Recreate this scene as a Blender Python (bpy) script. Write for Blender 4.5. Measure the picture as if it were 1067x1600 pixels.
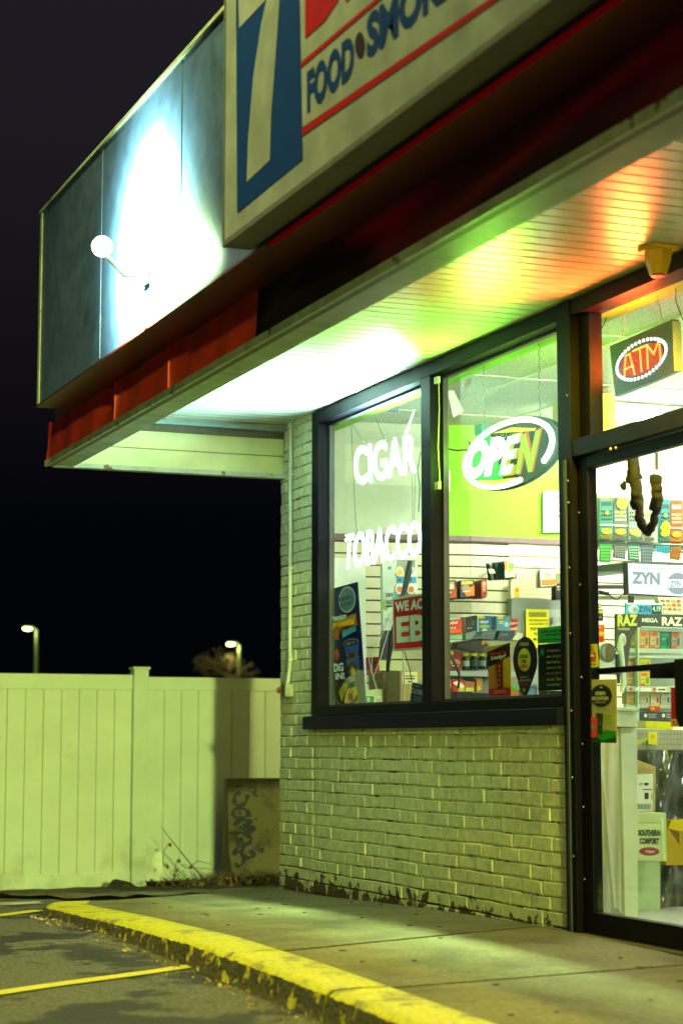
import bpy, math, random
from mathutils import Vector, Matrix
random.seed(7)
R = math.radians
scn = bpy.context.scene
COL = scn.collection
for o in list(bpy.data.objects): bpy.data.objects.remove(o)

# ------------------------------------------------------------------ camera
F = 3000.0                                        # focal length in photo pixels (photo 1067 x 1600)
PITCH = math.atan(360 / F); YAW = math.atan(1213 * math.cos(PITCH) / F)
EYE = Vector((0, 0, .907))
cam = bpy.data.cameras.new('camera'); camo = bpy.data.objects.new('camera', cam); COL.objects.link(camo)
camo.location = EYE; camo.rotation_euler = (R(90) + PITCH, 0, -YAW)
cam.sensor_fit = 'VERTICAL'; cam.sensor_height = 36; cam.lens = F / 1600 * 36
cam.clip_start = .05; cam.clip_end = 500
cam.dof.use_dof = True; cam.dof.focus_distance = 10.3; cam.dof.aperture_fstop = 2.6
scn.camera = camo
scn.render.resolution_x = 682; scn.render.resolution_y = 1024
scn.render.engine = 'CYCLES'

# ------------------------------------------------------------------ night sky, moon-low parking light, exposure
world = bpy.data.worlds.new("World"); scn.world = world; world.use_nodes = True
wn = world.node_tree; wn.nodes.clear()
sky = wn.nodes.new('ShaderNodeTexSky'); sky.sky_type = 'NISHITA'; sky.sun_disc = False
sky.sun_elevation = R(-4); sky.sun_rotation = R(218)
bg = wn.nodes.new('ShaderNodeBackground'); bg.inputs['Strength'].default_value = .05
wo = wn.nodes.new('ShaderNodeOutputWorld')
bg2 = wn.nodes.new('ShaderNodeBackground'); bg2.inputs['Strength'].default_value = .028      # town glow in the night sky, strongest overhead
gt = wn.nodes.new('ShaderNodeTexCoord'); gs = wn.nodes.new('ShaderNodeSeparateXYZ'); gr = wn.nodes.new('ShaderNodeValToRGB')
wn.links.new(gt.outputs['Generated'], gs.inputs[0]); wn.links.new(gs.outputs['Z'], gr.inputs[0]); wn.links.new(gr.outputs[0], bg2.inputs['Color'])
for i, (p_, c_) in enumerate(((0, (.02, .03, .06)), (.12, (.04, .05, .1)), (.32, (.42, .34, .5)), (1, (1.0, .62, .9)))):
    e_ = gr.color_ramp.elements[i] if i < 2 else gr.color_ramp.elements.new(p_)
    e_.position = p_; e_.color = c_ + (1,)
ad = wn.nodes.new('ShaderNodeAddShader')
wn.links.new(sky.outputs[0], bg.inputs['Color']); wn.links.new(bg.outputs[0], ad.inputs[0]); wn.links.new(bg2.outputs[0], ad.inputs[1])
wn.links.new(ad.outputs[0], wo.inputs[0])
sl = bpy.data.lights.new('sun', 'SUN'); so = bpy.data.objects.new('sun', sl); COL.objects.link(so)
SUND = Vector((.222, 1, -.085)).normalized()
so.rotation_euler = SUND.to_track_quat('-Z', 'Y').to_euler(); so.location = (-8, -10, 6)
sl.energy = 2.3; sl.angle = R(1.0); sl.color = (.7, 1, .26)
scn.view_settings.view_transform = 'Standard'; scn.view_settings.look = 'None'
scn.view_settings.exposure = 0; scn.view_settings.gamma = 1

# ------------------------------------------------------------------ pixel -> real plane
_f = Vector((math.sin(YAW) * math.cos(PITCH), math.cos(YAW) * math.cos(PITCH), math.sin(PITCH)))
_r = Vector((math.cos(YAW), -math.sin(YAW), 0)); _u = _r.cross(_f)
def at(x, y, ax, v):
    d = _f + _r * ((x - 533.5) / F) - _u * ((y - 800) / F)
    i = 'XYZ'.index(ax)
    return EYE + d * ((v - EYE[i]) / d[i])

# ------------------------------------------------------------------ materials
M = {}
def srgb(h):
    v = [int(h[i:i + 2], 16) / 255 for i in (0, 2, 4)]
    return [c / 12.92 if c < .04 else ((c + .055) / 1.055) ** 2.4 for c in v]
def nodemat(name):
    m = bpy.data.materials.new(name); m.use_nodes = True
    return m, m.node_tree, m.node_tree.nodes['Principled BSDF']
def mat(name, col, rough=.5, var=.12, metal=0, scale=14, bump=0, bscale=60, spec=.5, emit=0, ecol=None, trans=0):
    if name in M: return M[name]
    m, t, b = nodemat(name)
    if isinstance(col, str): col = srgb(col)
    tc = t.nodes.new('ShaderNodeTexCoord')
    n = t.nodes.new('ShaderNodeTexNoise'); n.inputs['Scale'].default_value = scale; n.inputs['Detail'].default_value = 6
    t.links.new(tc.outputs['Object'], n.inputs['Vector'])
    r = t.nodes.new('ShaderNodeValToRGB')
    r.color_ramp.elements[0].position = .3; r.color_ramp.elements[1].position = .7
    r.color_ramp.elements[0].color = [c * (1 - var) for c in col] + [1]
    r.color_ramp.elements[1].color = [min(1, c * (1 + var * .6)) for c in col] + [1]
    t.links.new(n.outputs[0], r.inputs[0]); t.links.new(r.outputs[0], b.inputs['Base Color'])
    b.inputs['Roughness'].default_value = rough; b.inputs['Metallic'].default_value = metal
    b.inputs['Specular IOR Level'].default_value = spec
    if emit:
        b.inputs['Emission Color'].default_value = list(ecol or col) + [1]; b.inputs['Emission Strength'].default_value = emit
    if bump:
        n2 = t.nodes.new('ShaderNodeTexNoise'); n2.inputs['Scale'].default_value = bscale; n2.inputs['Detail'].default_value = 5
        t.links.new(tc.outputs['Object'], n2.inputs['Vector'])
        bp = t.nodes.new('ShaderNodeBump'); bp.inputs['Strength'].default_value = bump; bp.inputs['Distance'].default_value = .01
        t.links.new(n2.outputs[0], bp.inputs['Height']); t.links.new(bp.outputs[0], b.inputs['Normal'])
    M[name] = m
    return m
def two_tone(name, a, b_, scale, lo, hi, rough=.8, bump=.3, bscale=120, dist=.006, zfade=None, detail=8, fine=None, bump2=0, spec=.4, con=.28):
    """base colour a with patches of colour b_ by noise (wear and stains with a shape of their own); zfade=(z0,z1) adds more of b_ low down"""
    m, t, b = nodemat(name)
    N = t.nodes.new; L = t.links.new
    g = N('ShaderNodeNewGeometry')
    n = N('ShaderNodeTexNoise'); n.inputs['Scale'].default_value = scale; n.inputs['Detail'].default_value = detail; n.inputs['Roughness'].default_value = .62
    L(g.outputs['Position'], n.inputs['Vector'])
    val = n.outputs[0]
    if zfade:
        s = N('ShaderNodeSeparateXYZ'); L(g.outputs['Position'], s.inputs[0])
        mr = N('ShaderNodeMapRange'); mr.inputs['From Min'].default_value = zfade[0]; mr.inputs['From Max'].default_value = zfade[1]
        mr.inputs['To Min'].default_value = zfade[2]; mr.inputs['To Max'].default_value = 0
        L(s.outputs['Z'], mr.inputs['Value'])
        ma = N('ShaderNodeMath'); ma.operation = 'ADD'; L(val, ma.inputs[0]); L(mr.outputs[0], ma.inputs[1]); val = ma.outputs[0]
    mr2 = N('ShaderNodeMapRange'); mr2.inputs['From Min'].default_value = lo; mr2.inputs['From Max'].default_value = hi; L(val, mr2.inputs['Value'])
    n3 = N('ShaderNodeTexNoise'); n3.inputs['Scale'].default_value = fine or 90; n3.inputs['Detail'].default_value = 4; L(g.outputs['Position'], n3.inputs['Vector'])
    r = N('ShaderNodeValToRGB'); r.color_ramp.elements[0].position = .3; r.color_ramp.elements[1].position = .7
    r.color_ramp.elements[0].color = [c * (1 - con) for c in a] + [1]; r.color_ramp.elements[1].color = [min(1, c * (1 + con * .65)) for c in a] + [1]
    L(n3.outputs[0], r.inputs[0])
    mx = N('ShaderNodeMix'); mx.data_type = 'RGBA'
    L(mr2.outputs[0], mx.inputs[0]); L(r.outputs[0], mx.inputs[6]); mx.inputs[7].default_value = list(b_) + [1]
    L(mx.outputs[2], b.inputs['Base Color']); b.inputs['Roughness'].default_value = rough; b.inputs['Specular IOR Level'].default_value = spec
    n2 = N('ShaderNodeTexNoise'); n2.inputs['Scale'].default_value = bscale; n2.inputs['Detail'].default_value = 6; L(g.outputs['Position'], n2.inputs['Vector'])
    bp = N('ShaderNodeBump'); bp.inputs['Strength'].default_value = bump; bp.inputs['Distance'].default_value = dist
    L(n2.outputs[0], bp.inputs['Height']); L(bp.outputs[0], b.inputs['Normal'])
    M[name] = m
    return m
def glow(name, col, s):
    if name in M: return M[name]
    m = bpy.data.materials.new(name); m.use_nodes = True; t = m.node_tree; t.nodes.clear()
    e = t.nodes.new('ShaderNodeEmission'); e.inputs[0].default_value = list(col) + [1]; e.inputs[1].default_value = s
    o = t.nodes.new('ShaderNodeOutputMaterial'); t.links.new(e.outputs[0], o.inputs[0]); M[name] = m
    return m
def glassmat(name, tint=(.96, .98, .96), fac=.06, rough=.02):
    m = bpy.data.materials.new(name); m.use_nodes = True; t = m.node_tree; t.nodes.clear(); N = t.nodes.new
    tr = N('ShaderNodeBsdfTransparent'); tr.inputs[0].default_value = list(tint) + [1]
    gl = N('ShaderNodeBsdfGlossy'); gl.inputs['Roughness'].default_value = rough
    lw = N('ShaderNodeLayerWeight'); lw.inputs[0].default_value = .5
    pw = N('ShaderNodeMath'); pw.operation = 'POWER'; pw.inputs[1].default_value = 4; t.links.new(lw.outputs['Facing'], pw.inputs[0])
    fr = N('ShaderNodeMath'); fr.operation = 'MULTIPLY_ADD'; fr.inputs[1].default_value = .7; fr.inputs[2].default_value = .025; t.links.new(pw.outputs[0], fr.inputs[0])
    mx = N('ShaderNodeMixShader'); o = N('ShaderNodeOutputMaterial')
    t.links.new(fr.outputs[0], mx.inputs[0]); t.links.new(tr.outputs[0], mx.inputs[1]); t.links.new(gl.outputs[0], mx.inputs[2])
    t.links.new(mx.outputs[0], o.inputs[0]); M[name] = m
    return m
def C(h, rough=.45, var=.06):                     # printed / plastic colour by hex
    return mat('print ' + h, h, rough, var, spec=.4)
glassmat('glass')
mat('bronze', (.005, .004, .008), .5, .3, bump=.05, spec=.08)
mat('dark metal', (.03, .03, .035), .45, .2)
mat('black', (.012, .012, .014), .4, .1)
mat('steel', (.34, .35, .34), .35, .1, metal=.7)
mat('white paint', (.72, .73, .68), .5, .07)
mat('card', (.42, .3, .13), .8, .12, scale=30)
mat('clear plastic', (.5, .58, .55), .2, .1)
mat('chrome', (.6, .6, .6), .15, .05, metal=1)

# ------------------------------------------------------------------ mesh builder
W = {}
class G:
    def __init__(s): s.v = []; s.f = []; s.m = []; s.mats = []; s.smooth = []
    def mi(s, m):
        if isinstance(m, str): m = M[m]
        if m not in s.mats: s.mats.append(m)
        return s.mats.index(m)
    def add(s, vs, fs, m, sm=False):
        b = len(s.v); s.v += [Vector(p) for p in vs]; k = s.mi(m)
        for f in fs: s.f.append([b + i for i in f]); s.m.append(k); s.smooth.append(sm)
        return s
    def box(s, x0, x1, y0, y1, z0, z1, m):
        x0, x1 = sorted((x0, x1)); y0, y1 = sorted((y0, y1)); z0, z1 = sorted((z0, z1))
        return s.add([(x, y, z) for x in (x0, x1) for y in (y0, y1) for z in (z0, z1)],
                     [(0, 1, 3, 2), (4, 6, 7, 5), (0, 4, 5, 1), (2, 3, 7, 6), (0, 2, 6, 4), (1, 5, 7, 3)], m)
    def prism(s, pts, d, m):                      # polygon extruded by vector d
        n = len(pts); d = Vector(d); pts = [Vector(p) for p in pts]
        return s.add(pts + [p + d for p in pts], [tuple(range(n)), tuple(range(2 * n - 1, n - 1, -1))] +
                     [(i, i + n, (i + 1) % n + n, (i + 1) % n) for i in range(n)], m)
    def poly(s, pts, m): return s.add(pts, [tuple(range(len(pts)))], m)
    def tube(s, pts, r, m, seg=8, cap=True):
        pts = [Vector(p) for p in pts]; n = len(pts); rr = r if isinstance(r, (list, tuple)) else [r] * n
        vs = []; up = None
        for i, p in enumerate(pts):
            t = (pts[min(i + 1, n - 1)] - pts[max(i - 1, 0)]).normalized()
            if up is None: up = t.orthogonal().normalized()
            up = (up - t * up.dot(t)).normalized(); w = t.cross(up)
            for k in range(seg):
                a = 2 * math.pi * k / seg; vs.append(p + (up * math.cos(a) + w * math.sin(a)) * rr[i])
        fs = [(i * seg + k, i * seg + (k + 1) % seg, (i + 1) * seg + (k + 1) % seg, (i + 1) * seg + k) for i in range(n - 1) for k in range(seg)]
        s.add(vs, fs, m, True)
        if cap: s.add(vs[:seg], [tuple(range(seg - 1, -1, -1))], m); s.add(vs[-seg:], [tuple(range(seg))], m)
        return s
    def ball(s, c, r, m, seg=8, rings=5):
        c = Vector(c); r = Vector((r, r, r)) if not hasattr(r, '__len__') else Vector(r)
        vs = [c + Vector((0, 0, r.z))]
        for i in range(1, rings):
            a = math.pi * i / rings
            for k in range(seg):
                b = 2 * math.pi * k / seg; vs.append(c + Vector((r.x * math.sin(a) * math.cos(b), r.y * math.sin(a) * math.sin(b), r.z * math.cos(a))))
        vs.append(c - Vector((0, 0, r.z)))
        fs = [(0, 1 + k, 1 + (k + 1) % seg) for k in range(seg)]
        for i in range(rings - 2):
            for k in range(seg): fs.append((1 + i * seg + k, 1 + (i + 1) * seg + k, 1 + (i + 1) * seg + (k + 1) % seg, 1 + i * seg + (k + 1) % seg))
        e = len(vs) - 1; b = 1 + (rings - 2) * seg
        fs += [(b + (k + 1) % seg, b + k, e) for k in range(seg)]
        return s.add(vs, fs, m, True)
    def cyl(s, c, r, h, m, seg=20, r2=None, axis='Z'):
        c = Vector(c); d = {'X': Vector((1, 0, 0)), 'Y': Vector((0, 1, 0)), 'Z': Vector((0, 0, 1))}[axis]
        return s.tube([c, c + d * h], [r, r if r2 is None else r2], m, seg)
    def build(s, name, parent=None, label=None, bevel=0, kind=None):
        if not s.v: return None
        lo = Vector([min(p[i] for p in s.v) for i in range(3)]); hi = Vector([max(p[i] for p in s.v) for i in range(3)])
        org = Vector(((lo.x + hi.x) / 2, (lo.y + hi.y) / 2, lo.z))
        me = bpy.data.meshes.new(name); me.from_pydata([p - org for p in s.v], [], s.f)
        for m in s.mats: me.materials.append(m)
        me.polygons.foreach_set('material_index', s.m); me.polygons.foreach_set('use_smooth', s.smooth)
        me.update()
        o = bpy.data.objects.new(name, me); COL.objects.link(o)
        if parent is not None: o.parent = parent; o.location = org - W[parent.name]
        else: o.location = org
        W[o.name] = org
        if bevel:
            b = o.modifiers.new('bevel', 'BEVEL'); b.width = bevel; b.segments = 2; b.limit_method = 'ANGLE'
        if label: o['label'] = label
        if kind: o['kind'] = kind
        return o
def thing(name, label, cat, loc, group=None):
    o = bpy.data.objects.new(name, None); COL.objects.link(o); o.location = loc; o.empty_display_size = .1
    W[o.name] = Vector(loc); o['label'] = label; o['category'] = cat
    if group: o['group'] = group
    return o
def tag(o, label, cat, group=None):
    o['label'] = label; o['category'] = cat
    if group: o['group'] = group
    return o
def lamp(name, kind, loc, parent, energy, color, **k):
    l = bpy.data.lights.new(name, kind); o = bpy.data.objects.new(name, l); COL.objects.link(o)
    l.energy = energy; l.color = color
    for a, b in k.items():
        if a != 'aim': setattr(l, a, b)
    if 'aim' in k: o.rotation_euler = Vector(k['aim']).to_track_quat('-Z', 'Y').to_euler()
    o.parent = parent; o.location = Vector(loc) - (W[parent.name] if parent else Vector())
    return o

# text as flat mesh, cached, box 0..1
TC = {}
def text_mesh(s, bold=0., shear=0., align='LEFT'):
    k = (s, bold, shear, align)
    if k not in TC:
        cu = bpy.data.curves.new('t', 'FONT'); cu.body = s; cu.offset = bold; cu.shear = shear; cu.resolution_u = 3; cu.align_x = align
        cu.space_line = .95
        ob = bpy.data.objects.new('t', cu); COL.objects.link(ob)
        dg = bpy.context.evaluated_depsgraph_get(); dg.update()
        me = bpy.data.meshes.new_from_object(ob.evaluated_get(dg))
        vs = [v.co.copy() for v in me.vertices]; fs = [tuple(p.vertices) for p in me.polygons]
        bpy.data.objects.remove(ob); bpy.data.curves.remove(cu); bpy.data.meshes.remove(me)
        x0 = min(v.x for v in vs); x1 = max(v.x for v in vs); y0 = min(v.y for v in vs); y1 = max(v.y for v in vs)
        TC[k] = ([((v.x - x0) / (x1 - x0), (v.y - y0) / (y1 - y0)) for v in vs], fs)
    return TC[k]
class PX:
    """draws on one real plane (ax = value) with photo pixels as coordinates; layers stand off towards the viewer"""
    def __init__(s, ax, v, g=None): s.ax = ax; s.v = v; s.g = g or G(); s.n = {'X': Vector((-1, 0, 0)), 'Y': Vector((0, -1, 0))}[ax]
    def p(s, x, y, off=0): return at(x, y, s.ax, s.v) + s.n * off
    def slab(s, pts, m, th=.01, off=0):           # solid board behind the plane
        s.g.prism([s.p(x, y, off) for x, y in pts], -s.n * th, m); return s
    def rect(s, x0, y0, x1, y1, m, off=.001): return s.quad([(x0, y0), (x1, y0), (x1, y1), (x0, y1)], m, off)
    def quad(s, pts, m, off=.001): s.g.poly([s.p(x, y, off) for x, y in pts], m); return s
    def ell(s, cx, cy, rx, ry, m, off=.001, n=28, skew=0, th=0):
        pts = [(cx + rx * math.cos(a), cy + ry * math.sin(a) + skew * rx * math.cos(a)) for a in [2 * math.pi * i / n for i in range(n)]]
        if th: s.slab(pts, m, th, off)
        else: s.quad(pts, m, off)
        return s
    def text(s, st, q, m, off=.002, bold=.02, shear=0, th=0, align='LEFT'):   # q = TL, TR, BR, BL
        c = [s.p(x, y, off) for x, y in q]
        vs, fs = text_mesh(st, bold, shear, align)
        P = [(c[3] * (1 - u) + c[2] * u) * (1 - v) + (c[0] * (1 - u) + c[1] * u) * v for u, v in vs]
        s.g.add(P, fs, m)
        if th: s.g.add([p + s.n * -th for p in P], fs, m)
        return s
    def line(s, pts, r, m, off=.004, seg=6): s.g.tube([s.p(x, y, off) for x, y in pts], r, m, seg); return s
def tr(x0, y0, x1, y1, sl=0): return [(x0, y0), (x1, y0 + sl * (x1 - x0)), (x1, y1 + sl * (x1 - x0)), (x0, y1)]

XF = 4.243                                        # outer face of the shop front
YE = 11.63                                        # its far corner
GX = 4.32                                         # glass plane
def lerp_tab(t, y):
    if y <= t[0][0]: return t[0][1]
    for (a, b), (c, d) in zip(t, t[1:]):
        if y <= c:
            k = (y - a) / (c - a); return b + (d - b) * k
    return t[-1][1]
WALK = [(2, 0), (4, .0), (5.7, .035), (7, .062), (8, .07), (9.4, .045), (10.9, .0), (12, -.01)]
LOT = [(0, -.16), (3, -.14), (5, -.1), (6.4, -.065), (7.8, -.035), (9.3, -.025), (10.9, -.035), (12, -.07), (15.9, -.34), (30, -.6), (90, -.7), (200, -.7)]

# ================================================================== SETTING
two_tone('asphalt', (.085, .074, .055), (.012, .009, .011), 1.9, .5, .54, rough=.75, bump=1, bscale=90, dist=.02, fine=55, con=.75)
two_tone('walkway', (.115, .095, .036), (.05, .036, .013), 2.6, .45, .7, rough=.8, bump=.7, bscale=110, dist=.008, fine=45, con=.4)
two_tone('old concrete', (.3, .29, .24), (.09, .085, .06), 5, .5, .7, rough=.9, bump=.7, bscale=90, dist=.008, fine=120)
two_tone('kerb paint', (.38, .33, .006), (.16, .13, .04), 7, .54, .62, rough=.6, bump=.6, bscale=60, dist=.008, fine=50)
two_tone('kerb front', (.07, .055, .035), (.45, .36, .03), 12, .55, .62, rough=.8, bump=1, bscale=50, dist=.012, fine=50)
two_tone('road paint', (.42, .35, .02), (.06, .055, .04), 26, .6, .7, rough=.7, bump=.6, bscale=140, dist=.008)
g = G()
xs = [-150, -60, -20, -8, -4] + [-3 + .25 * i for i in range(24)] + [3.2, 6, 12, 30, 80, 150]
ys = [-20, -5, 0, 2] + [3 + .25 * i for i in range(40)] + [13, 14, 15, 16, 20, 30, 50, 90, 200]
rnd = random.Random(3)
H = lambda x, y: lerp_tab(LOT, y) + (.004 * math.sin(x * 3 + y * 2.1) if -3 < x < 3 and 3 < y < 13 else 0)
vs = [(x, y, H(x, y)) for y in ys for x in xs]; n = len(xs)
g.add(vs, [(j * n + i, j * n + i + 1, (j + 1) * n + i + 1, (j + 1) * n + i) for j in range(len(ys) - 1) for i in range(n - 1)], 'asphalt', True)
g.build('ground', kind='structure')
# painted bay lines, laid 4 mm over the asphalt
def paint_line(a, b, w):
    g = G(); A = Vector((a[0], a[1])); B = Vector((b[0], b[1])); d = (B - A); nrm = Vector((-d.y, d.x)).normalized() * w / 2; L = []
    for i in range(25):
        p = A + d * i / 24
        for q in (p + nrm, p - nrm): L.append((q.x, q.y, H(q.x, q.y) + .006))
    g.add(L, [(2 * i, 2 * i + 1, 2 * i + 3, 2 * i + 2) for i in range(24)], 'road paint')
    g.build('parking_line', kind='structure')
paint_line(at(308, 1507, 'Z', -.03)[:2], (at(308, 1507, 'Z', -.03) + (at(0, 1549, 'Z', -.03) - at(308, 1507, 'Z', -.03)) * 2.6)[:2], .085)
paint_line(at(62, 1421, 'Z', -.03)[:2], (at(62, 1421, 'Z', -.03) + (at(0, 1430, 'Z', -.03) - at(62, 1421, 'Z', -.03)) * 6)[:2], .1)
# pale concrete apron beyond the bays
g = G(); a = at(62, 1408, 'Z', -.05)
g.prism([(a.x, a.y, -.11), (a.x - .25, a.y + -3, -.2), (-6, a.y + -3, -.2), (-6, a.y + .1, -.11)], (0, 0, .06), 'old concrete')
g.build('path', kind='structure')
# walkway slabs with open joints
g = G()
def slab(c0, c1, c2, c3, nx, ny, mat_, z0=0):
    c = [Vector(p) for p in (c0, c1, c2, c3)]; L = []
    for j in range(ny + 1):
        for i in range(nx + 1):
            u = i / nx; v = j / ny
            p = (c[0] * (1 - u) + c[1] * u) * (1 - v) + (c[3] * (1 - u) + c[2] * u) * v
            edge = -.006 if i in (0, nx) or j in (0, ny) else 0
            L.append((p.x, p.y, lerp_tab(WALK, p.y) + edge + z0))
    k = nx + 1; t = len(L)
    fs = [(j * k + i, j * k + i + 1, (j + 1) * k + i + 1, (j + 1) * k + i) for j in range(ny) for i in range(nx)]
    rim = [i for i in range(nx + 1)] + [j * k + nx for j in range(1, ny + 1)] + [ny * k + i for i in range(nx - 1, -1, -1)] + [j * k for j in range(ny - 1, 0, -1)]
    L2 = L + [(L[i][0], L[i][1], L[i][2] - .09) for i in rim]; m = len(rim)
    fs += [(rim[i], rim[(i + 1) % m], t + (i + 1) % m, t + i) for i in range(m)]
    g.add(L2, fs, mat_, False)
XI = XF + .03
slab((2.745, 2.0), (XI, 2.0), (XI, 4.5), (2.745, 4.35), 8, 12, 'walkway')
slab((2.745, 4.38), (XI, 4.53), (XI, 6.6), (2.745, 6.37), 10, 20, 'walkway')
slab((2.745, 6.4), (XI, 6.63), (XI, 8.055), (2.745, 7.492), 10, 20, 'walkway')
slab((2.745, 7.535), (XI, 8.095), (XI, 11.68), (2.745, 10.95), 10, 30, 'walkway')
g.build('pavement', kind='structure')
# kerb: rounded, chipped edge
g = G(); rnd = random.Random(5)
def kerb(y0, y1):
    prof = [(2.478, -.2), (2.485, -.03), (2.495, .52), (2.508, .84), (2.53, .97), (2.56, 1.0), (2.65, 1.0), (2.738, 1.0), (2.742, -.2)]
    ny = max(4, int((y1 - y0) / .03)); L = []
    for j in range(ny + 1):
        y = y0 + (y1 - y0) * j / ny; zt = lerp_tab(WALK, y) + .002; zb = lerp_tab(LOT, y) - .02
        bend = .12 * max(0, (y - 10.5) / .5) ** 2
        for k, (x, h) in enumerate(prof):
            z = zb + (zt - zb) * h if h > 0 else zb - .05
            c = (rnd.random() - .5) * (.009 if 1 < k < 6 else .002)
            L.append((x + bend + c + (.012 if 2 <= k <= 4 and rnd.random() < .12 else 0), y, z - (rnd.random() * .006 if 2 < k < 6 else 0)))
    m = len(prof)
    fs = [(j * m + k, j * m + k + 1, (j + 1) * m + k + 1, (j + 1) * m + k) for j in range(ny) for k in (3, 4, 5, 6, 7)]
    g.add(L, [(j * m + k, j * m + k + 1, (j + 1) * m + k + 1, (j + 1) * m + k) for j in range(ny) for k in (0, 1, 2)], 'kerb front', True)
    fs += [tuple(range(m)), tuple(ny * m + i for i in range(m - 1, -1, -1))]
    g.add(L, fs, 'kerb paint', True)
kerb(2, 4.35); kerb(4.365, 6.37); kerb(6.388, 7.49); kerb(7.51, 10.98)
g.build('kerb', kind='structure')

# ================================================================== SHOP BUILDING
two_tone('painted brick', (.62, .59, .37), (.07, .03, .015), 11, .72, .76, rough=.6, bump=.55, bscale=90, dist=.008, zfade=(.03, .2, .31), fine=22, con=.2)
two_tone('painted joint', (.5, .46, .24), (.04, .02, .012), 7, .5, .62, rough=.7, bump=.6, bscale=120, dist=.01, zfade=(.02, .2, .25), fine=40)
mat('soffit white', (.68, .72, .67), .27, .14, scale=2.5, spec=.75)
mat('red metal', (.85, .05, .01), .33, .3, scale=5, bump=.12, bscale=9, spec=.6)
mat('dark fascia', (.018, .008, .01), .35, .3, scale=4, bump=.15, bscale=6)
two_tone('trim metal', (.36, .38, .3), (.1, .05, .02), 8, .6, .64, rough=.4, bump=.2, fine=10)
mat('trim brown', (.07, .05, .025), .45, .3, scale=20)
two_tone('underside metal', (.36, .4, .35), (.2, .2, .15), 4, .55, .7, rough=.35, bump=.1, fine=8)
two_tone('parapet metal', (.05, .085, .23), (.035, .06, .16), 3, .5, .8, rough=.38, bump=.15, bscale=30, dist=.01, fine=8, spec=.6)
mat('end board', (.6, .62, .3), .5, .12, scale=5)
mat('pale wall', (.82, .8, .58), .7, .05)
mat('sign glare wall', (.6, .7, .55), .7, .05)  # end of the lime wall, paled by sign glare put into the colour
mat('lime wall', (.25, .62, .01), .6, .06, scale=5)
mat('wall trim', (.2, .12, .14), .5, .1)
mat('slat', (.74, .72, .5), .4, .05)
mat('slat gap', (.05, .045, .03), .7, .1)
two_tone('ceiling tile', (.78, .8, .64), (.5, .52, .4), 60, .5, .6, rough=.9, bump=1, bscale=130, dist=.02, fine=70)
mat('grey metal', (.22, .25, .22), .4, .15, scale=8)
mat('shop floor', (.32, .32, .28), .4, .15)

shop = thing('convenience_store', 'corner convenience store with painted brick front, big dark framed windows and lit soffit', 'shop building', (XF, 7.5, 0))
# --- bricks
g = G(); rnd = random.Random(11)
PITCHZ = .0677; BL = .203
def wav(y, z): return .0018 * math.sin(y * 5.1 + z * 3) + .0014 * math.sin(y * 9.3 + 1 + z * 17)
def bricks(y0, y1, z0, z1, front):
    r0 = int(math.floor(z0 / PITCHZ + .5))
    r = r0
    while r * PITCHZ < z1 - .01:
        za = r * PITCHZ; zb = min(za + PITCHZ, z1); off = (r % 2) * BL / 2 + .012 * math.sin(r * 2.3)
        k = math.floor((YE - y1) / BL) - 1
        while True:
            ya = YE - (k * BL + off); yb = ya - BL
            k += 1
            a = min(ya, y1); b = max(yb, y0)
            if ya < y0: break
            if a - b < .03: continue
            jt = .0035 + rnd.random() * .0015; px = (rnd.random() - .5) * .005 + front
            if rnd.random() < .2: jt = .0015
            e = .006
            cs = []
            for (yy, zz) in ((a - jt, za + jt), (b + jt, za + jt), (b + jt, zb - jt), (a - jt, zb - jt)):
                cs.append((yy + (rnd.random() - .5) * .004, zz + wav(yy, zz) + (rnd.random() - .5) * .003))
            tilt = (rnd.random() - .5) * .004
            cy = sum(c[0] for c in cs) / 4; cz = sum(c[1] for c in cs) / 4
            outer = [(XF + .02, c[0], c[1]) for c in cs]
            mid = [(px + .005 + (tilt if i in (0, 3) else -tilt), c[0], c[1]) for i, c in enumerate(cs)]
            inn = [(px + (tilt if i in (0, 3) else -tilt), c[0] + (e if c[0] < cy else -e) * .8, c[1] + (e if c[1] < cz else -e) * .8) for i, c in enumerate(cs)]
            fs = [(0, 1, 5, 4), (1, 2, 6, 5), (2, 3, 7, 6), (3, 0, 4, 7), (4, 5, 9, 8), (5, 6, 10, 9), (6, 7, 11, 10), (7, 4, 8, 11), (8, 9, 10, 11)]
            g.add(outer + mid + inn, fs, 'painted brick')
        r += 1
WT = 1.0
bricks(11.04, YE, -.07, 2.955, XF)
bricks(7.80, 11.04, -.07, WT, XF)
# mortar bed behind the bricks, core of the wall
g.box(XF + .0065, XF + .1, 11.04, YE - .004, -.3, 2.955, 'painted joint')
g.box(XF + .0065, XF + .1, 7.80, 11.04, -.3, WT - .001, 'painted joint')
g.build('brick_wall', shop)
g = G()      # plain rear and side structure
g.box(XF + .012, 10, YE - .012, YE - .05, -.3, 4.0, 'painted joint'); g.box(9.9, 10, 1.5, 11.5, -.3, 3.6, 'painted joint'); g.box(XF + .1, 10, 1.4, 1.5, -.3, 3.6, 'painted joint')
g.box(XF + .1, 10, 1.5, 11.58, 3.1, 3.2, 'underside metal')
g.box(XF, XF + .1, 1.4, 3.2, -.3, 2.95, 'painted joint')
g.build('rear_wall', shop)
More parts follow.
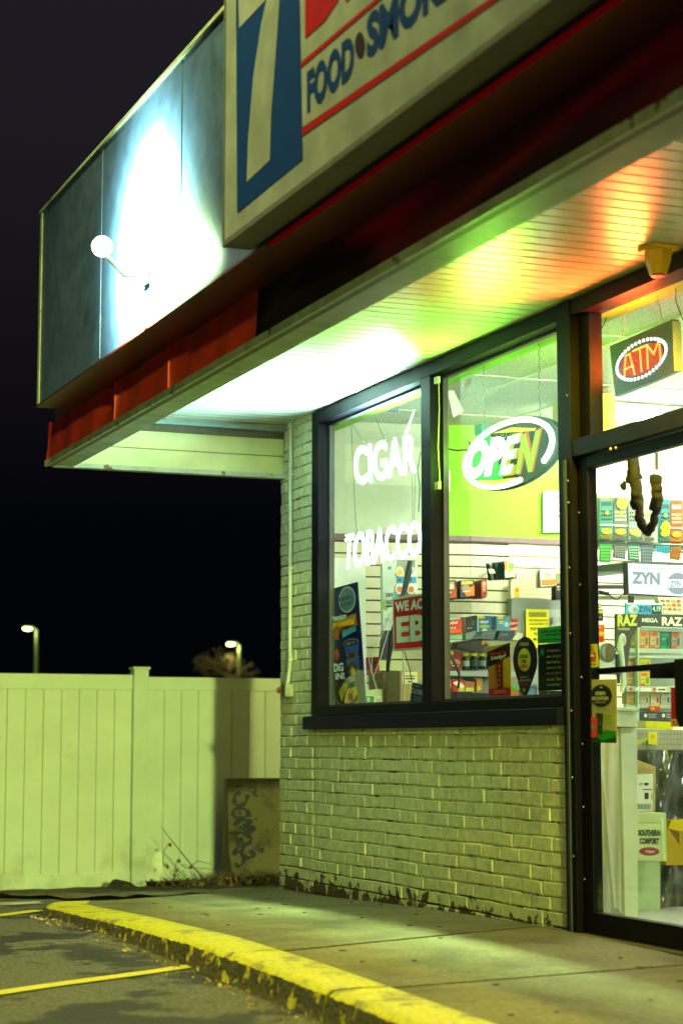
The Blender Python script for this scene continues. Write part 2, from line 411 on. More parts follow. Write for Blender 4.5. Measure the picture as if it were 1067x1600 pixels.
# --- window frames
def bar(g, y0, y1, z0, z1, x0=XF - .012, x1=GX + .02, m='bronze'): g.box(x0, x1, y0, y1, z0, z1, m)
HB, HT = 2.868, 2.945
win = G()
bar(win, 7.80, 11.035, HB, HT); bar(win, 10.925, 11.035, 1.066, HB); bar(win, 9.265, 9.385, 1.12, HB); bar(win, 7.80, 10.925, 1.066, 1.118)
bar(win, 7.80, 7.835, 1.118, HB)
for y in (10.915, 9.395, 9.255, 7.845): bar(win, y - .008, y + .008, 1.12, HB - .001, GX - .02, GX + .012, 'dark metal')   # glazing beads
for yz in ((9.4, 10.91), (7.85, 9.25)):
    bar(win, yz[0], yz[1], 1.119, 1.135, GX - .02, GX + .012, 'dark metal'); bar(win, yz[0], yz[1], HB - .016, HB - .001, GX - .02, GX + .012, 'dark metal')
wf = win.build('window_frame', shop, 'dark bronze frame of the two display windows', bevel=.002)
G().box(XF - .055, XF + .012, 7.80, 11.075, .985, 1.064, mat('sill dark', (.005, .005, .02), .55, .2, bump=.08, spec=.1)).build('window_sill', wf, bevel=.004)
for y0, y1 in ((9.38, 10.93), (7.83, 9.27)):
    G().box(GX, GX + .005, y0, y1, 1.116, HB + .002, 'glass').build('pane', wf)
g = G().tube([at(685, 590, 'X', XF + .0), at(686, 640, 'X', XF), at(684, 700, 'X', XF), at(687, 755, 'X', XF)], .003, mat('wire yellow', (.4, .36, .18), .5))
g.box(XF - .02, XF - .005, at(690, 760, 'X', XF).y, at(684, 760, 'X', XF).y, at(687, 765, 'X', XF).z, at(687, 753, 'X', XF).z, M['wire yellow'])
g.box(XF - .02, XF - .005, at(690, 760, 'X', XF).y, at(684, 760, 'X', XF).y, at(684, 600, 'X', XF).z, at(684, 590, 'X', XF).z, M['wire yellow'])
g.build('sensor_wire', wf)
# --- door post, door, transom
dr = G()
bar(dr, 7.70, 7.797, .0, HT, XF - .02, GX + .03); bar(dr, 3.3, 7.70, HB + .002, HT - .002, XF - .012, GX + .03)
bar(dr, 3.3, 7.70, 2.205, 2.285, XF - .015, GX + .03)
bar(dr, 6.6, 6.70, .0, 2.205, XF - .02, GX + .03); bar(dr, 6.6, 6.70, 2.285, HB, XF - .02, GX + .03); bar(dr, 3.2, 3.3, 0, HT, XF - .02, GX + .03)
bar(dr, 7.6, 7.7, 2.286, HB, XF + .03, GX + .02); bar(dr, 3.3, 6.6, .0, .16)
bar(dr, 7.74, 7.765, .02, 2.2, XF - .028, XF - .015, 'dark metal')
for z in (.4, .75, 1.05, 1.4, 1.7, 2.0, 2.1, 2.5): dr.ball((XF - .021, 7.725, z), .006, 'steel', 6, 4)
for q in ((953, 702), (962, 700)): dr.ball(at(q[0], q[1], 'X', XF - .015), .008, mat('brass', (.7, .5, .12), .3, metal=1), 8, 5)
df = dr.build('door_frame', shop, bevel=.002)
G().box(GX, GX + .005, 6.69, 7.61, 2.28, HB, 'glass').build('transom_pane', df)
G().box(GX, GX + .005, 3.29, 6.61, 2.28, HB, 'glass').build('transom_pane', df)
G().box(GX, GX + .005, 3.29, 6.61, .15, 2.21, 'glass').build('pane', df)
dd = G(); x0, x1 = XF + .01, XF + .06
bar(dd, 7.605, 7.692, .066, 2.195, x0, x1); bar(dd, 6.71, 6.79, .066, 2.195, x0, x1); bar(dd, 6.79, 7.605, 2.145, 2.195, x0, x1); bar(dd, 6.79, 7.605, .066, .16, x0, x1)
for z in (.3, .62, .9, 1.2, 1.62, 1.95): dd.ball((x0 - .002, 7.68, z), .005, 'steel', 6, 4)
door = dd.build('door', shop, 'dark bronze glass entrance door', bevel=.002)
G().box(XF + .02, XF + .026, 6.785, 7.61, .155, 2.15, 'glass').build('pane', door)
PB = PX('X', XF + .0)
hb = PX('X', XF + .05); hb.slab([(912, 1046), (1067, 1033), (1090, 1031), (1090, 1041), (1067, 1043), (912, 1055)], 'bronze', .03)
hb.slab([(1017, 1038), (1056, 1034), (1056, 1060), (1017, 1060)], 'bronze', .05, .01)
hb.g.build('push_bar', door, bevel=.003)
hb = PX('X', XF - .05); hb.slab([(1052, 1030), (1085, 1027), (1085, 1134), (1060, 1136), (1054, 1120)], 'bronze', .03); hb.g.build('handle', door, bevel=.004)
G().box(XF - .04, GX + .06, 6.6, 7.79, .02, .062, mat('threshold', (.12, .1, .07), .5, metal=.4)).build('threshold', shop)
# --- canopy
can = G()
y = -3.02
while y < 11.58:                                  # ribbed soffit boards run across, V groove at each joint
    w = .1
    can.add([(2.85, y + .004, 2.958), (2.85, y + .012, 2.95), (2.85, y + w - .004, 2.95), (2.85, y + w, 2.958),
             (XF + .02, y + .004, 2.958), (XF + .02, y + .012, 2.95), (XF + .02, y + w - .004, 2.95), (XF + .02, y + w, 2.958)],
            [(0, 1, 5, 4), (1, 2, 6, 5), (2, 3, 7, 6)], 'soffit white')
    y += w
can.box(2.85, XF + .02, -3, 11.6, 2.9585, 2.97, 'slat gap')
soff = can.build('soffit', shop)
g = G()      # front beam: underside, drip edges, red fascia
g.box(2.725, 2.85, -3, 11.54, 2.603, 2.95, 'underside metal')
g.box(2.69, 2.7248, -3, 11.56, 2.60, 2.612, 'trim brown'); g.box(2.672, 2.69, -3, 11.57, 2.598, 2.634, 'trim metal')
bm = g.build('canopy_beam', shop)
yf = at(400, 540, 'X', 2.68).y
g = G()      # red fascia sheet with a dent
NZ = 8; NY = 150; L = []
ya, yb = yf, 11.55
for j in range(NY + 1):
    yy = ya + (yb - ya) * j / NY
    for k in range(NZ + 1):
        h = k / NZ; z = 2.636 + .23 * h
        d = 0
        s = (yy - 10.0)
        if 0 < s < .42: d = .05 * (1 - s / .42) * max(0, 1 - abs(h - .6 * (1 - s / .42) - .2) * 1.4)
        d += .006 * math.sin(yy * 4) * h + .004 * math.sin(yy * 13 + h * 3)
        if abs(yy - 9.98) < .03: d -= .004
        L.append((2.68 + d + .01 * h, yy, z))
k = NZ + 1
g.add(L, [(j * k + i, (j + 1) * k + i, (j + 1) * k + i + 1, j * k + i + 1) for j in range(NY) for i in range(NZ)], 'red metal', True)
for yy in (9.95, 8.95): g.box(2.672, 2.69, yy - .003, yy + .003, 2.636, 2.86, 'red metal')
g.box(2.69, 2.724, 11.52, 11.56, 2.615, 2.87, 'red metal')
g.build('fascia_panel', shop, 'red metal fascia with a dented sheet')
g = G(); L = []
ya, yb = 1.9, yf - .012
for j in range(201):
    yy = ya + (yb - ya) * j / 200
    for k in range(NZ + 1):
        h = k / NZ; z = 2.636 + .23 * h
        u = (yb - yy)
        d = .02 + .01 * math.sin(yy * 3 + h * 4)
        d += .012 * math.exp(-((u - .9) / .5) ** 2) * (1 - h) - .022 * math.exp(-((u - .12 - .75 * h ** 1.6) / .1) ** 2) * (.3 + .7 * h)
        L.append((2.68 + d, yy, z))
k = NZ + 1
g.add(L, [(j * k + i, (j + 1) * k + i, (j + 1) * k + i + 1, j * k + i + 1) for j in range(200) for i in range(NZ)], 'dark fascia', True)
g.build('fascia_panel', shop, 'dark crumpled metal fascia')
g = G()      # end board at the far side
YB = 11.575
g.box(2.86, XF + .0, YB, YB + .04, 2.63, 2.86, 'end board'); g.box(2.86, XF - .002, YB - .006, YB - .001, 2.745, 2.749, 'trim brown')
g.box(2.73, XF + .0, YB - .03, YB + .04, 2.60, 2.628, 'trim metal'); g.box(2.86, XF, YB - .01, YB + .04, 2.862, 2.905, 'trim brown')
g.box(2.86, XF, YB - .05, YB - .012, 2.905, 2.93, mat('trim blue', (.2, .3, .34), .35)); g.box(2.86, XF, YB - .02, YB + .03, 2.9305, 2.955, 'trim metal')
g.build('end_fascia', shop)
# --- parapet
PZ = 2.862; PT = 4.0; PXF = 2.472
g = G()
g.box(PXF, PXF + .04, -3, 10.9, PZ, PT, 'parapet metal'); g.box(PXF + .04, XF + .5, 10.86, 10.9, PZ + .1, PT, 'parapet metal')
g.box(PXF + .041, XF + .5, -3, 10.86, PT - .04, PT - .001, 'underside metal')
g.box(PXF - .006, PXF, 10.86, 10.905, PZ, PT, 'trim metal')
for yy in (9.5, 8.1): g.box(PXF - .003, PXF, yy - .004, yy + .004, PZ + .01, PT - .01, 'parapet metal')
g.box(PXF - .012, PXF + .05, -3, 10.91, PT + .001, PT + .02, 'underside metal')
g.build('parapet', shop)
g = G(); g.box(PXF - .004, 2.72, -3, 10.93, PZ - .012, PZ - .001, mat('red flashing', (.07, .006, .006), .4, .25, scale=6, bump=.1, bscale=8))
g.build('flashing', shop)
# --- inside shell
A = Vector((4.36, 11.54)); B = Vector((5.44, 11.30)); Cc = Vector((9.9, 11.30))
def wallstrip(g, a, b, z0, z1, m, push=0, th=.02):
    n = Vector((-(b - a).y, (b - a).x)).normalized() * -1
    p = [a + n * push, b + n * push]; q = [a + n * (push - th), b + n * (push - th)]
    g.prism([(p[0].x, p[0].y, z0), (p[1].x, p[1].y, z0), (q[1].x, q[1].y, z0), (q[0].x, q[0].y, z0)], (0, 0, z1 - z0), m)
g = G()
D1 = Vector((6.32, 11.3))
AB = A.lerp(B, .8); wallstrip(g, A, AB, 2.25, 3.0, 'sign glare wall'); wallstrip(g, AB, B, 2.25, 3.0, 'lime wall'); wallstrip(g, B, D1, 2.25, 3.0, 'lime wall'); wallstrip(g, D1, Cc, 2.25, 3.0, 'pale wall')
wallstrip(g, A, B, 0, 2.25, 'pale wall'); wallstrip(g, B, Cc, 0, 2.25, 'pale wall', -.004)
g.box(9.6, 9.88, 1.6, 11.26, 0, 3.0, 'pale wall')
g.build('interior_wall', shop)
g = G()
for a, b in ((A, B), (B, D1)): wallstrip(g, a, b, 2.215, 2.25, 'wall trim', .02, .02)
for a, b, x in ((A, B, 0), (B, Vector((5.72, 11.3)), 0), (Vector((6.3, 11.3)), Cc, 0)):
    wallstrip(g, a, b, .3, 2.21, 'slat gap', .004, .003)
    z = .3
    while z < 2.2:
        wallstrip(g, a, b, z, min(z + .066, 2.21), 'slat', .016, .010); z += .0762
z = 1.98
while z < 2.2: wallstrip(g, Vector((5.72, 11.3)), Vector((6.3, 11.3)), z, min(z + .068, 2.21), 'slat', .016, .010); z += .0762
g.build('slatwall', shop)
g = G(); g.box(XF + .1, 9.9, 1.6, 11.56, 2.985, 3.05, 'ceiling tile')
for i in range(8): g.box(XF + .13 + i * .61, XF + .155 + i * .61, 1.6, 11.5, 2.98, 2.9845, 'wall trim' if 0 else 'slat')
for i in range(8): g.box(XF + .13, 9.6, 10.9 - i * 1.22, 10.925 - i * 1.22, 2.979, 2.9843, 'slat')
g.box(GX + .03, GX + .2, 1.6, 11.4, 2.9, 2.98, 'lime wall')
g.build('ceiling', shop)
G().box(XF + .1, 9.9, 1.6, 11.5, -.05, .05, 'shop floor').build('floor', shop)
g = G(); g.box(at(912, 600, 'Y', 9.9).x, at(960, 600, 'Y', 9.9).x, 9.9, 10.3, at(940, 692, 'Y', 9.9).z, 2.978, mat('ochre wall', (.7, .62, .03), .6)); g.build('bulkhead', shop)
# floodlight, signs and contents come from here on
# ---- ceiling lights inside (real fixtures)
def tube_light(p0, p1, e):
    t = thing('fluorescent_light', 'bare white tube light under the shop ceiling', 'ceiling light', ((p0[0] + p1[0]) / 2, (p0[1] + p1[1]) / 2, p0[2]))
    p0 = Vector(p0); p1 = Vector(p1); d = (p1 - p0).normalized(); s = Vector((-d.y, d.x, 0)) * .05
    G().prism([p0 - s + Vector((0, 0, .03)), p0 + s + Vector((0, 0, .03)), p1 + s + Vector((0, 0, .03)), p1 - s + Vector((0, 0, .03))], (0, 0, .05), 'white paint').build('housing', t)
    G().tube([p0, p1], .019, glow('tube glow', (.96, 1, .82), e), 10).build('tube', t)
    return t
TE = 350
tube_light((5.6, 10.2, 2.9), (6.9, 10.2, 2.9), TE)['label'] = 'farthest tube light, above the slatwall corner'
tube_light((5.6, 8.6, 2.9), (6.9, 8.6, 2.9), TE)['label'] = 'middle tube light, seen above the red illuminated sign'
tube_light((7.6, 9.6, 2.9), (8.9, 9.6, 2.9), TE)['label'] = 'tube light above the counter display'
tube_light((5.6, 6.4, 2.9), (6.9, 6.4, 2.9), TE)['label'] = 'tube light behind the entrance door'

# ================================================================== BIG SIGN
SX = 2.352
two_tone('sign face', (.24, .25, .31), (.2, .21, .26), 4, .5, .8, rough=.35, bump=.03, fine=5)
t = thing('shop_sign', 'big cream box sign with white seven on blue and red and blue lettering', 'sign', (SX, 5, 2.87))
g = G(); y0 = 7.12; g.box(SX + .004, PXF - .007, 1.9, y0, 2.868, 4.3, mat('sign box', (.1, .1, .12), .45, .2)); g.build('housing', t)
g = G(); g.box(SX - .006, SX + .004, 1.9, y0, 2.868, 2.89, 'sign box'); g.box(SX - .006, SX + .004, y0 - .012, y0, 2.89, 4.3, 'sign box'); g.build('frame', t)
p = PX('X', SX); p.g.box(SX, SX + .003, 1.9, y0 - .013, 2.891, 4.29, 'sign face'); p.g.build('sign_face', t)
BLU = mat('sign blue', (.004, .03, .2), .35, .06); RED = mat('sign red', (.3, .008, .02), .35, .06)
def yz(pts): return pts
p = PX('X', SX - .001)
p.quad([(369, -60), (465, -160), (473, 248), (371, 332)], BLU)
p.g.build('emblem_panel', t, 'blue panel')
p = PX('X', SX - .002)
p.quad([(372, -40), (440, -90), (439, -30), (433, 60), (424, 180), (422, 250), (386, 284), (388, 220), (396, 120), (408, 40), (417, -2), (374, 44)], 'sign face')
p.g.build('numeral', t)
p = PX('X', SX - .001)
p.quad([(466, 101), (900, -268), (900, -262), (466, 109)], RED); p.quad([(471, 200), (900, -95), (900, -85), (471, 213)], RED)
p.g.build('stripes', t)
p = PX('X', SX - .001)
def skew_text(p, st, x0, yb0, yt0, x1, yb1, yt1, m, bold=.03): p.text(st, [(x0, yt0), (x1, yt1), (x1, yb1), (x0, yb0)], m, .001, bold)
skew_text(p, 'FOOD', 480, 177, 112, 553, 118, 50, BLU, .045)
p.ell(562.5, 70, 7.5, 20, mat('sign ink', (.02, .01, .03), .4), .001)
skew_text(p, 'SMOKES', 573, 93, 24, 735, -30, -105, BLU, .045)
skew_text(p, 'DAYS', 477, 62, -125, 760, -190, -400, RED, .05)
p.g.build('lettering', t)
t = thing('added_glow_strip', 'added thin red strip under the big sign, glowing to redden the fascia', 'added light', (2.6, 4.5, 2.8))
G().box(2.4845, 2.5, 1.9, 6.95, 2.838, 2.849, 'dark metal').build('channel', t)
lamp('added_strip_lamp', 'AREA', (2.51, 4.4, 2.84), t, .3, (1, .01, .02), shape='RECTANGLE', size=5, size_y=.02, aim=(1, 0, -.3))  # added lamp and strip, there to tint the fascia red
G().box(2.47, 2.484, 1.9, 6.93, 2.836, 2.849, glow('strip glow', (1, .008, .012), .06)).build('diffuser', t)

# ================================================================== FLOODLIGHT ON THE PARAPET
fl = at(160, 385, 'X', 2.25)
t = thing('floodlight', 'blazing pale green globe lamp mounted on the shop parapet', 'floodlight', (PXF, fl.y, fl.z))
G().box(PXF - .02, PXF - .007, fl.y - .05, fl.y + .05, fl.z - .17, fl.z - .07, 'white paint').build('wall_plate', t)
G().tube([(PXF - .02, fl.y, fl.z - .12), (2.36, fl.y, fl.z - .13), (2.27, fl.y, fl.z - .04)], .012, 'white paint', 12).build('bracket', t)
G().ball((2.25, fl.y, fl.z), .05, glow('flood glow', (.85, 1, .92), 9), 24, 16).build('globe', t)
lamp('flood_lamp', 'SPOT', (2.303, fl.y, fl.z), t, 11000, (.6, 1, .5), shadow_soft_size=.02, spot_size=R(165), spot_blend=.5, aim=(1, 0, 0))

# yellow soffit fixture, with an added lamp beside it to light the wall
q = at(1027, 385, 'Z', 2.95)
t = thing('security_light', 'small yellow hexagonal fixture under the soffit above the door', 'light fixture', (q.x, q.y, 2.95))
YL = mat('yellow plastic', (.6, .42, .03), .4, .1)
def ring(c, r, z, n=6, a0=.3): return [(c.x + r * math.cos(a0 + 2 * math.pi * i / n), c.y + r * math.sin(a0 + 2 * math.pi * i / n), z) for i in range(n)]
g = G(); g.prism(ring(q, .085, 2.948, 4, .9), (0, 0, -.018), YL); g.build('mount_plate', t, bevel=.003)
g = G(); a = ring(q, .058, 2.93); b = ring(q, .054, 2.885); c = ring(q, .036, 2.83)
g.add(a + b + c, [(i, (i + 1) % 6, 6 + (i + 1) % 6, 6 + i) for i in range(6)] + [(6 + i, 6 + (i + 1) % 6, 12 + (i + 1) % 6, 12 + i) for i in range(6)] + [tuple(range(17, 11, -1))], YL); g.build('body', t)
G().cyl((q.x, q.y, 2.822), .03, .01, mat('red lens', (.35, .03, .02), .3), 16).build('lens', t)
lamp('added_soffit_lamp', 'SPOT', (q.x - .12, q.y, 2.82), t, 260, (1, .9, .03), shadow_soft_size=.03, spot_size=R(160), spot_blend=.6, aim=(-.1, .35, -1))
# added downlight, out of view along the soffit, for warm light on the pavement
t = thing('added_downlight', 'added round amber downlight in the soffit, out of view past the entrance', 'downlight', (3.0, 3.9, 2.95))
G().cyl((3.0, 3.9, 2.925), .11, .024, 'white paint', 24).build('rim', t)
G().cyl((3.0, 3.9, 2.921), .085, .004, glow('amber glow', (1, .6, .12), 12), 24).build('lens', t)
lamp('downlight', 'SPOT', (3.0, 3.9, 2.91), t, 220, (1, .72, .05), shadow_soft_size=.08, spot_size=R(140), spot_blend=.8, aim=(0.35, .9, -1))

# conduit on the brick pier
xc = at(458, 900, 'X', XF)
t = thing('conduit', 'thin painted conduit running down the brick pier to an outlet box', 'conduit', (XF, xc.y, 1.2))
q = at(456, 1078, 'X', XF)
G().tube([(XF - .02, xc.y, 2.94), (XF - .02, xc.y, 1.5), (XF - .018, xc.y - .005, 1.42), (XF - .024, q.y, 1.3), (XF - .03, q.y, q.z + .04)], .013, mat('pipe paint', (.48, .52, .45), .4, .12), 10).build('pipe', t)
for z in (2.6, 2.0, 1.42): G().box(XF - .036, XF - .002, xc.y - .02, xc.y + .02, z, z + .012, 'pipe paint').build('strap', t)
g = G().box(XF - .06, XF - .002, q.y - .045, q.y + .045, q.z - .045, q.z + .04, mat('box paint', (.3, .28, .18), .5, .4, scale=30)); g.build('outlet_box', t, bevel=.006)
g = G().box(XF - .068, XF - .061, q.y - .04, q.y - .002, q.z - .035, q.z + .03, 'black'); g.build('cover', t)
g = G().cyl((XF - .04, q.y + .046, q.z - .0), .016, .05, mat('orange cap', (.5, .12, .03), .5), 12, axis='Y').cyl((XF - .04, q.y + .096, q.z), .022, .02, 'orange cap', 12, axis='Y'); g.build('plug_cap', t)

# ================================================================== FENCE
FY = 15.9
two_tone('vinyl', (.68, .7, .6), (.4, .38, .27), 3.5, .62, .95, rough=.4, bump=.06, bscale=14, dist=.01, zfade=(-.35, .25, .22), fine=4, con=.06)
mat('vinyl gap', (.2, .2, .14), .6)
fp = at(221, 1100, 'Y', FY - .06)
fb = at(221, 1392, 'Y', FY - .06).z
t = thing('vinyl_fence', 'tall white vinyl board fence with capped posts behind the lot', 'fence', (fp.x, FY, fb))
def post(x):
    g = G().box(x - .064, x + .064, FY - .065, FY + .065, fb - .05, at(221, 1046, 'Y', FY - .06).z, 'vinyl'); o = g.build('post', t, bevel=.006)
    zt = at(221, 1046, 'Y', FY - .06).z
    g = G().box(x - .074, x + .074, FY - .075, FY + .075, zt, zt + .022, 'vinyl'); g.build('post_cap', o, bevel=.003)
    g = G(); 
PW = 2.42
px_ = [fp.x - PW, fp.x, fp.x + PW, fp.x + 2 * PW]
for x in px_: post(x)
rz0, rz1 = at(100, 1053, 'Y', FY - .02).z, at(100, 1077, 'Y', FY - .02).z
bz0, bz1 = at(100, 1365, 'Y', FY - .02).z, at(100, 1392, 'Y', FY - .02).z
for a, b in zip(px_, px_[1:]):
    a += .066; b -= .066; dz = -.015 if a > fp.x else 0
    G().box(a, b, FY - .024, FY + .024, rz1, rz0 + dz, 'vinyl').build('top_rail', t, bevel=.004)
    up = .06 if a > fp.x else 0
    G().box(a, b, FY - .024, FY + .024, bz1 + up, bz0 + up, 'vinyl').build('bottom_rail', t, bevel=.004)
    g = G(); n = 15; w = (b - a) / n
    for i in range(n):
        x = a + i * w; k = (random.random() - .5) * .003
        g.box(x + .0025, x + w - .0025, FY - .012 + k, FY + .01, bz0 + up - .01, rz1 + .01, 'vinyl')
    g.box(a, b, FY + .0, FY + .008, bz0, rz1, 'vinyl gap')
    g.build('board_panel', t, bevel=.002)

# added lamp, out of view, lighting the kerb and parking bays
t = thing('added_parking_lamp', 'added tall steel lamp post, out of view over the parking bays', 'lamp post', (-4.5, 6.2, -.15))
G().tube([(-4.5, 6.2, -.2), (-4.5, 6.2, 7.7)], [.09, .06], 'steel', 16).build('pole', t)
G().cyl((-4.5, 6.2, -.2), .28, .6, 'old concrete', 24).build('footing', t)
G().tube([(-4.5, 6.2, 7.62), (1.0, 7.2, 7.8)], .035, 'steel', 8).build('arm', t)
G().box(.75, 1.4, 7.05, 7.35, 7.68, 7.8, 'dark metal').build('lamp_head', t, bevel=.02)
G().box(.85, 1.3, 7.1, 7.3, 7.665, 7.678, glow('lot glow', (.9, 1, .3), 20)).build('lens', t)
lamp('lot_lamp', 'SPOT', (1.1, 7.2, 7.64), t, 3600, (.95, 1, .24), shadow_soft_size=.1, spot_size=R(104), spot_blend=.5, aim=(-.05, .0, -1))
# added lamp, unseen behind the shop: lights the fence past the corner
t = thing('added_rear_light', 'added yellow lamp with shaping plates, unseen behind the shop corner', 'wall light', (6.2, YE, 2.5))
G().tube([(6.2, YE - .01, 2.5), (6.2, 11.95, 2.55)], .025, 'steel').build('bracket', t)
G().box(6.1, 6.3, 11.85, 12.05, 2.48, 2.6, 'dark metal').build('housing', t, bevel=.01)
G().box(5.4, 6.132, 12.39, 12.4, 2.205, 2.9, 'dark metal').box(5.4, 6.04, 12.39, 12.4, 1.6, 2.205, 'dark metal').box(6.122, 6.132, 12.0, 12.39, 2.5, 2.6, 'dark metal').build('shadow_baffle', t)  # added unseen plates, cut to shape the lamp's light on fence and barrier
G().box(6.13, 6.27, 11.9, 12.02, 2.472, 2.48, glow('rear glow', (.85, 1, .3), 8)).build('lens', t)
lamp('rear_lamp', 'POINT', (6.2, 12.0, 2.45), t, 330, (.84, 1, .28), shadow_soft_size=.006)

# ================================================================== BARRIER WITH GRAFFITI
two_tone('barrier concrete', (.2, .17, .09), (.09, .075, .04), 7, .52, .7, rough=.9, bump=.9, bscale=120, dist=.008, fine=110)
BO = at(361, 1377, 'Y', 14.9); BO.z = -.21
ang = R(-8); bd = Vector((math.cos(ang), math.sin(ang), 0)); bn = Vector((-bd.y, bd.x, 0))   # along, away
Hb = at(363, 1217, 'Y', 14.9).z - BO.z
prof = [(-.27, -.05), (-.27, .07), (-.14, .26), (-.075, Hb - .03), (-.055, Hb), (.055, Hb), (.075, Hb - .03), (.14, .26), (.27, .07), (.27, -.05)]
g = G(); L = []; NB = 24; Lb = 3.0; off0 = .27
for j in range(NB + 1):
    for (w, z) in prof:
        pz = BO + bd * (Lb * j / NB) + bn * (w + off0) + Vector((0, 0, z)); L.append(pz)
k = len(prof)
g.add(L, [(j * k + i, (j + 1) * k + i, (j + 1) * k + i + 1, j * k + i + 1) for j in range(NB) for i in range(k - 1)] + [tuple(range(k)), tuple(NB * k + i for i in range(k - 1, -1, -1))], 'barrier concrete')
t = thing('concrete_barrier', 'weathered concrete barrier with black graffiti scrawl beside the brick corner', 'barrier', BO)
g.build('body', t, bevel=.012)
# graffiti: strokes sprayed on the near face, drawn in photo positions and dropped onto the sloping face
p0 = BO + bn * (-.075 + off0) + Vector((0, 0, Hb - .03)); p1 = BO + bn * (-.14 + off0) + Vector((0, 0, .26)); nf = bd.cross(p0 - p1).normalized()
if nf.y > 0: nf = -nf
p2 = BO + bn * (-.27 + off0) + Vector((0, 0, .07)); nf2 = bd.cross(p1 - p2).normalized()
if nf2.y > 0: nf2 = -nf2
def onb(x, y):
    d = _f + _r * ((x - 533.5) / F) - _u * ((y - 800) / F); q = EYE + d * ((p0 - EYE).dot(nf) / d.dot(nf))
    if q.z < BO.z + .26: q = EYE + d * ((p1 - EYE).dot(nf2) / d.dot(nf2)); return q + nf2 * .004
    return q + nf * .004
PAINT = mat('spray paint', (.008, .008, .014), .5, .2)
def stroke(g, pts, w):
    # smooth the polyline
    P = []
    for i in range(len(pts) - 1):
        a = pts[max(i - 1, 0)]; b = pts[i]; c = pts[i + 1]; d = pts[min(i + 2, len(pts) - 1)]
        for k in range(5):
            s = k / 5
            P.append(tuple(.5 * (2 * b[j] + (c[j] - a[j]) * s + (2 * a[j] - 5 * b[j] + 4 * c[j] - d[j]) * s * s + (3 * b[j] - a[j] - 3 * c[j] + d[j]) * s ** 3) for j in (0, 1)))
    P.append(pts[-1]); L = []
    for i, q in enumerate(P):
        a = P[max(i - 1, 0)]; b = P[min(i + 1, len(P) - 1)]; dx, dy = b[0] - a[0], b[1] - a[1]; l = math.hypot(dx, dy) or 1
        ww = w * 1.35 * (.8 + .35 * math.sin(i * .9 + w)) / 2
        L += [onb(q[0] - dy / l * ww, q[1] + dx / l * ww), onb(q[0] + dy / l * ww, q[1] - dx / l * ww)]
    g.add(L, [(2 * i, 2 * i + 1, 2 * i + 3, 2 * i + 2) for i in range(len(P) - 1)], PAINT)
def z6(pts): return [(200 + x / 3.334, 1180 + y / 3.334) for x, y in pts]
g = G()
for pts, w in [([(590, 195), (560, 205), (556, 245), (585, 262), (615, 240), (622, 205)], 5.5), ([(545, 190), (562, 165), (600, 160)], 2.5), ([(655, 185), (662, 205), (660, 215)], 7), ([(625, 190), (640, 165), (670, 175)], 1.6),
               ([(600, 275), (560, 280), (548, 305), (570, 330), (610, 322), (625, 295), (600, 278)], 5), ([(630, 285), (632, 320)], 4), ([(575, 298), (590, 303)], 4),
               ([(550, 365), (590, 340), (640, 345), (600, 365), (665, 380), (625, 395), (580, 375)], 5), ([(660, 330), (672, 335)], 3),
               ([(518, 405), (570, 405), (640, 400)], 4), ([(560, 405), (575, 460), (590, 510)], 4), ([(600, 410), (640, 430), (630, 460), (595, 455), (590, 425)], 5),
               ([(548, 520), (600, 470), (655, 520), (615, 535), (590, 500), (650, 480), (705, 500)], 6), ([(665, 475), (690, 495)], 7), ([(605, 520), (600, 560), (575, 580), (560, 560)], 4)]:
    stroke(g, z6(pts), w)
g.build('graffiti', t)

# chewing gum flattened on the walkway
rnd = random.Random(31); g = G(); GM = mat('old gum', (.05, .04, .025), .8, .2)
for i in range(34):
    x = 2.85 + rnd.random() * 1.3; yy = 5.0 + rnd.random() * 6; c = Vector((x, yy, lerp_tab(WALK, yy) + .002)); r_ = .008 + rnd.random() * .012
    g.ball(c, (r_, r_ * (.7 + rnd.random() * .4), .0035), GM, 9, 4)
tag(g.build('gum_spots', kind='stuff'), 'dark flattened gum spots dotted over the walkway', 'gum')
# leaf litter and weeds at the foot of the fence
rnd = random.Random(21)
g = G(); lm = [mat('dry leaf', (.2, .075, .02), .7, .3), mat('pale leaf', (.3, .2, .07), .7, .3), mat('dark leaf', (.05, .03, .015), .8, .3), mat('stem', (.14, .1, .035), .7, .3)]
for i in range(1500):
    u = rnd.random(); x = 4.15 + 1.5 * (rnd.random() ** .6); yy = 13.7 + rnd.random() * 1.0
    c = Vector((x, yy, lerp_tab(LOT, yy) + .01 + rnd.random() ** 2 * .09)); s = .012 + rnd.random() * .028
    a = Vector((rnd.gauss(0, 1), rnd.gauss(0, 1), rnd.gauss(0, .7))).normalized(); b = a.orthogonal().normalized()
    b = Matrix.Rotation(rnd.random() * 6, 3, a) @ b
    g.add([c - a * s, c + b * s * .45, c + a * s, c - b * s * .35], [(0, 1, 2, 3)], rnd.choice(lm))
for i in range(260):
    x = 4.5 + 1.1 * rnd.random(); yy = 13.9 + rnd.random() * 1.0; c = Vector((x, yy, lerp_tab(LOT, yy))); d = Vector((rnd.gauss(0, .1), rnd.gauss(0, .06), .05 + rnd.random() * .13))
    g.tube([c, c + d * .6, c + d + Vector((rnd.gauss(0, .05), 0, -.01))], .0022, lm[3], 4, False)
g.v = [p for p in g.v]
o = g.build('leaf_litter', kind='stuff'); tag(o, 'dry brown leaves and weeds heaped at the foot of the fence', 'leaves')
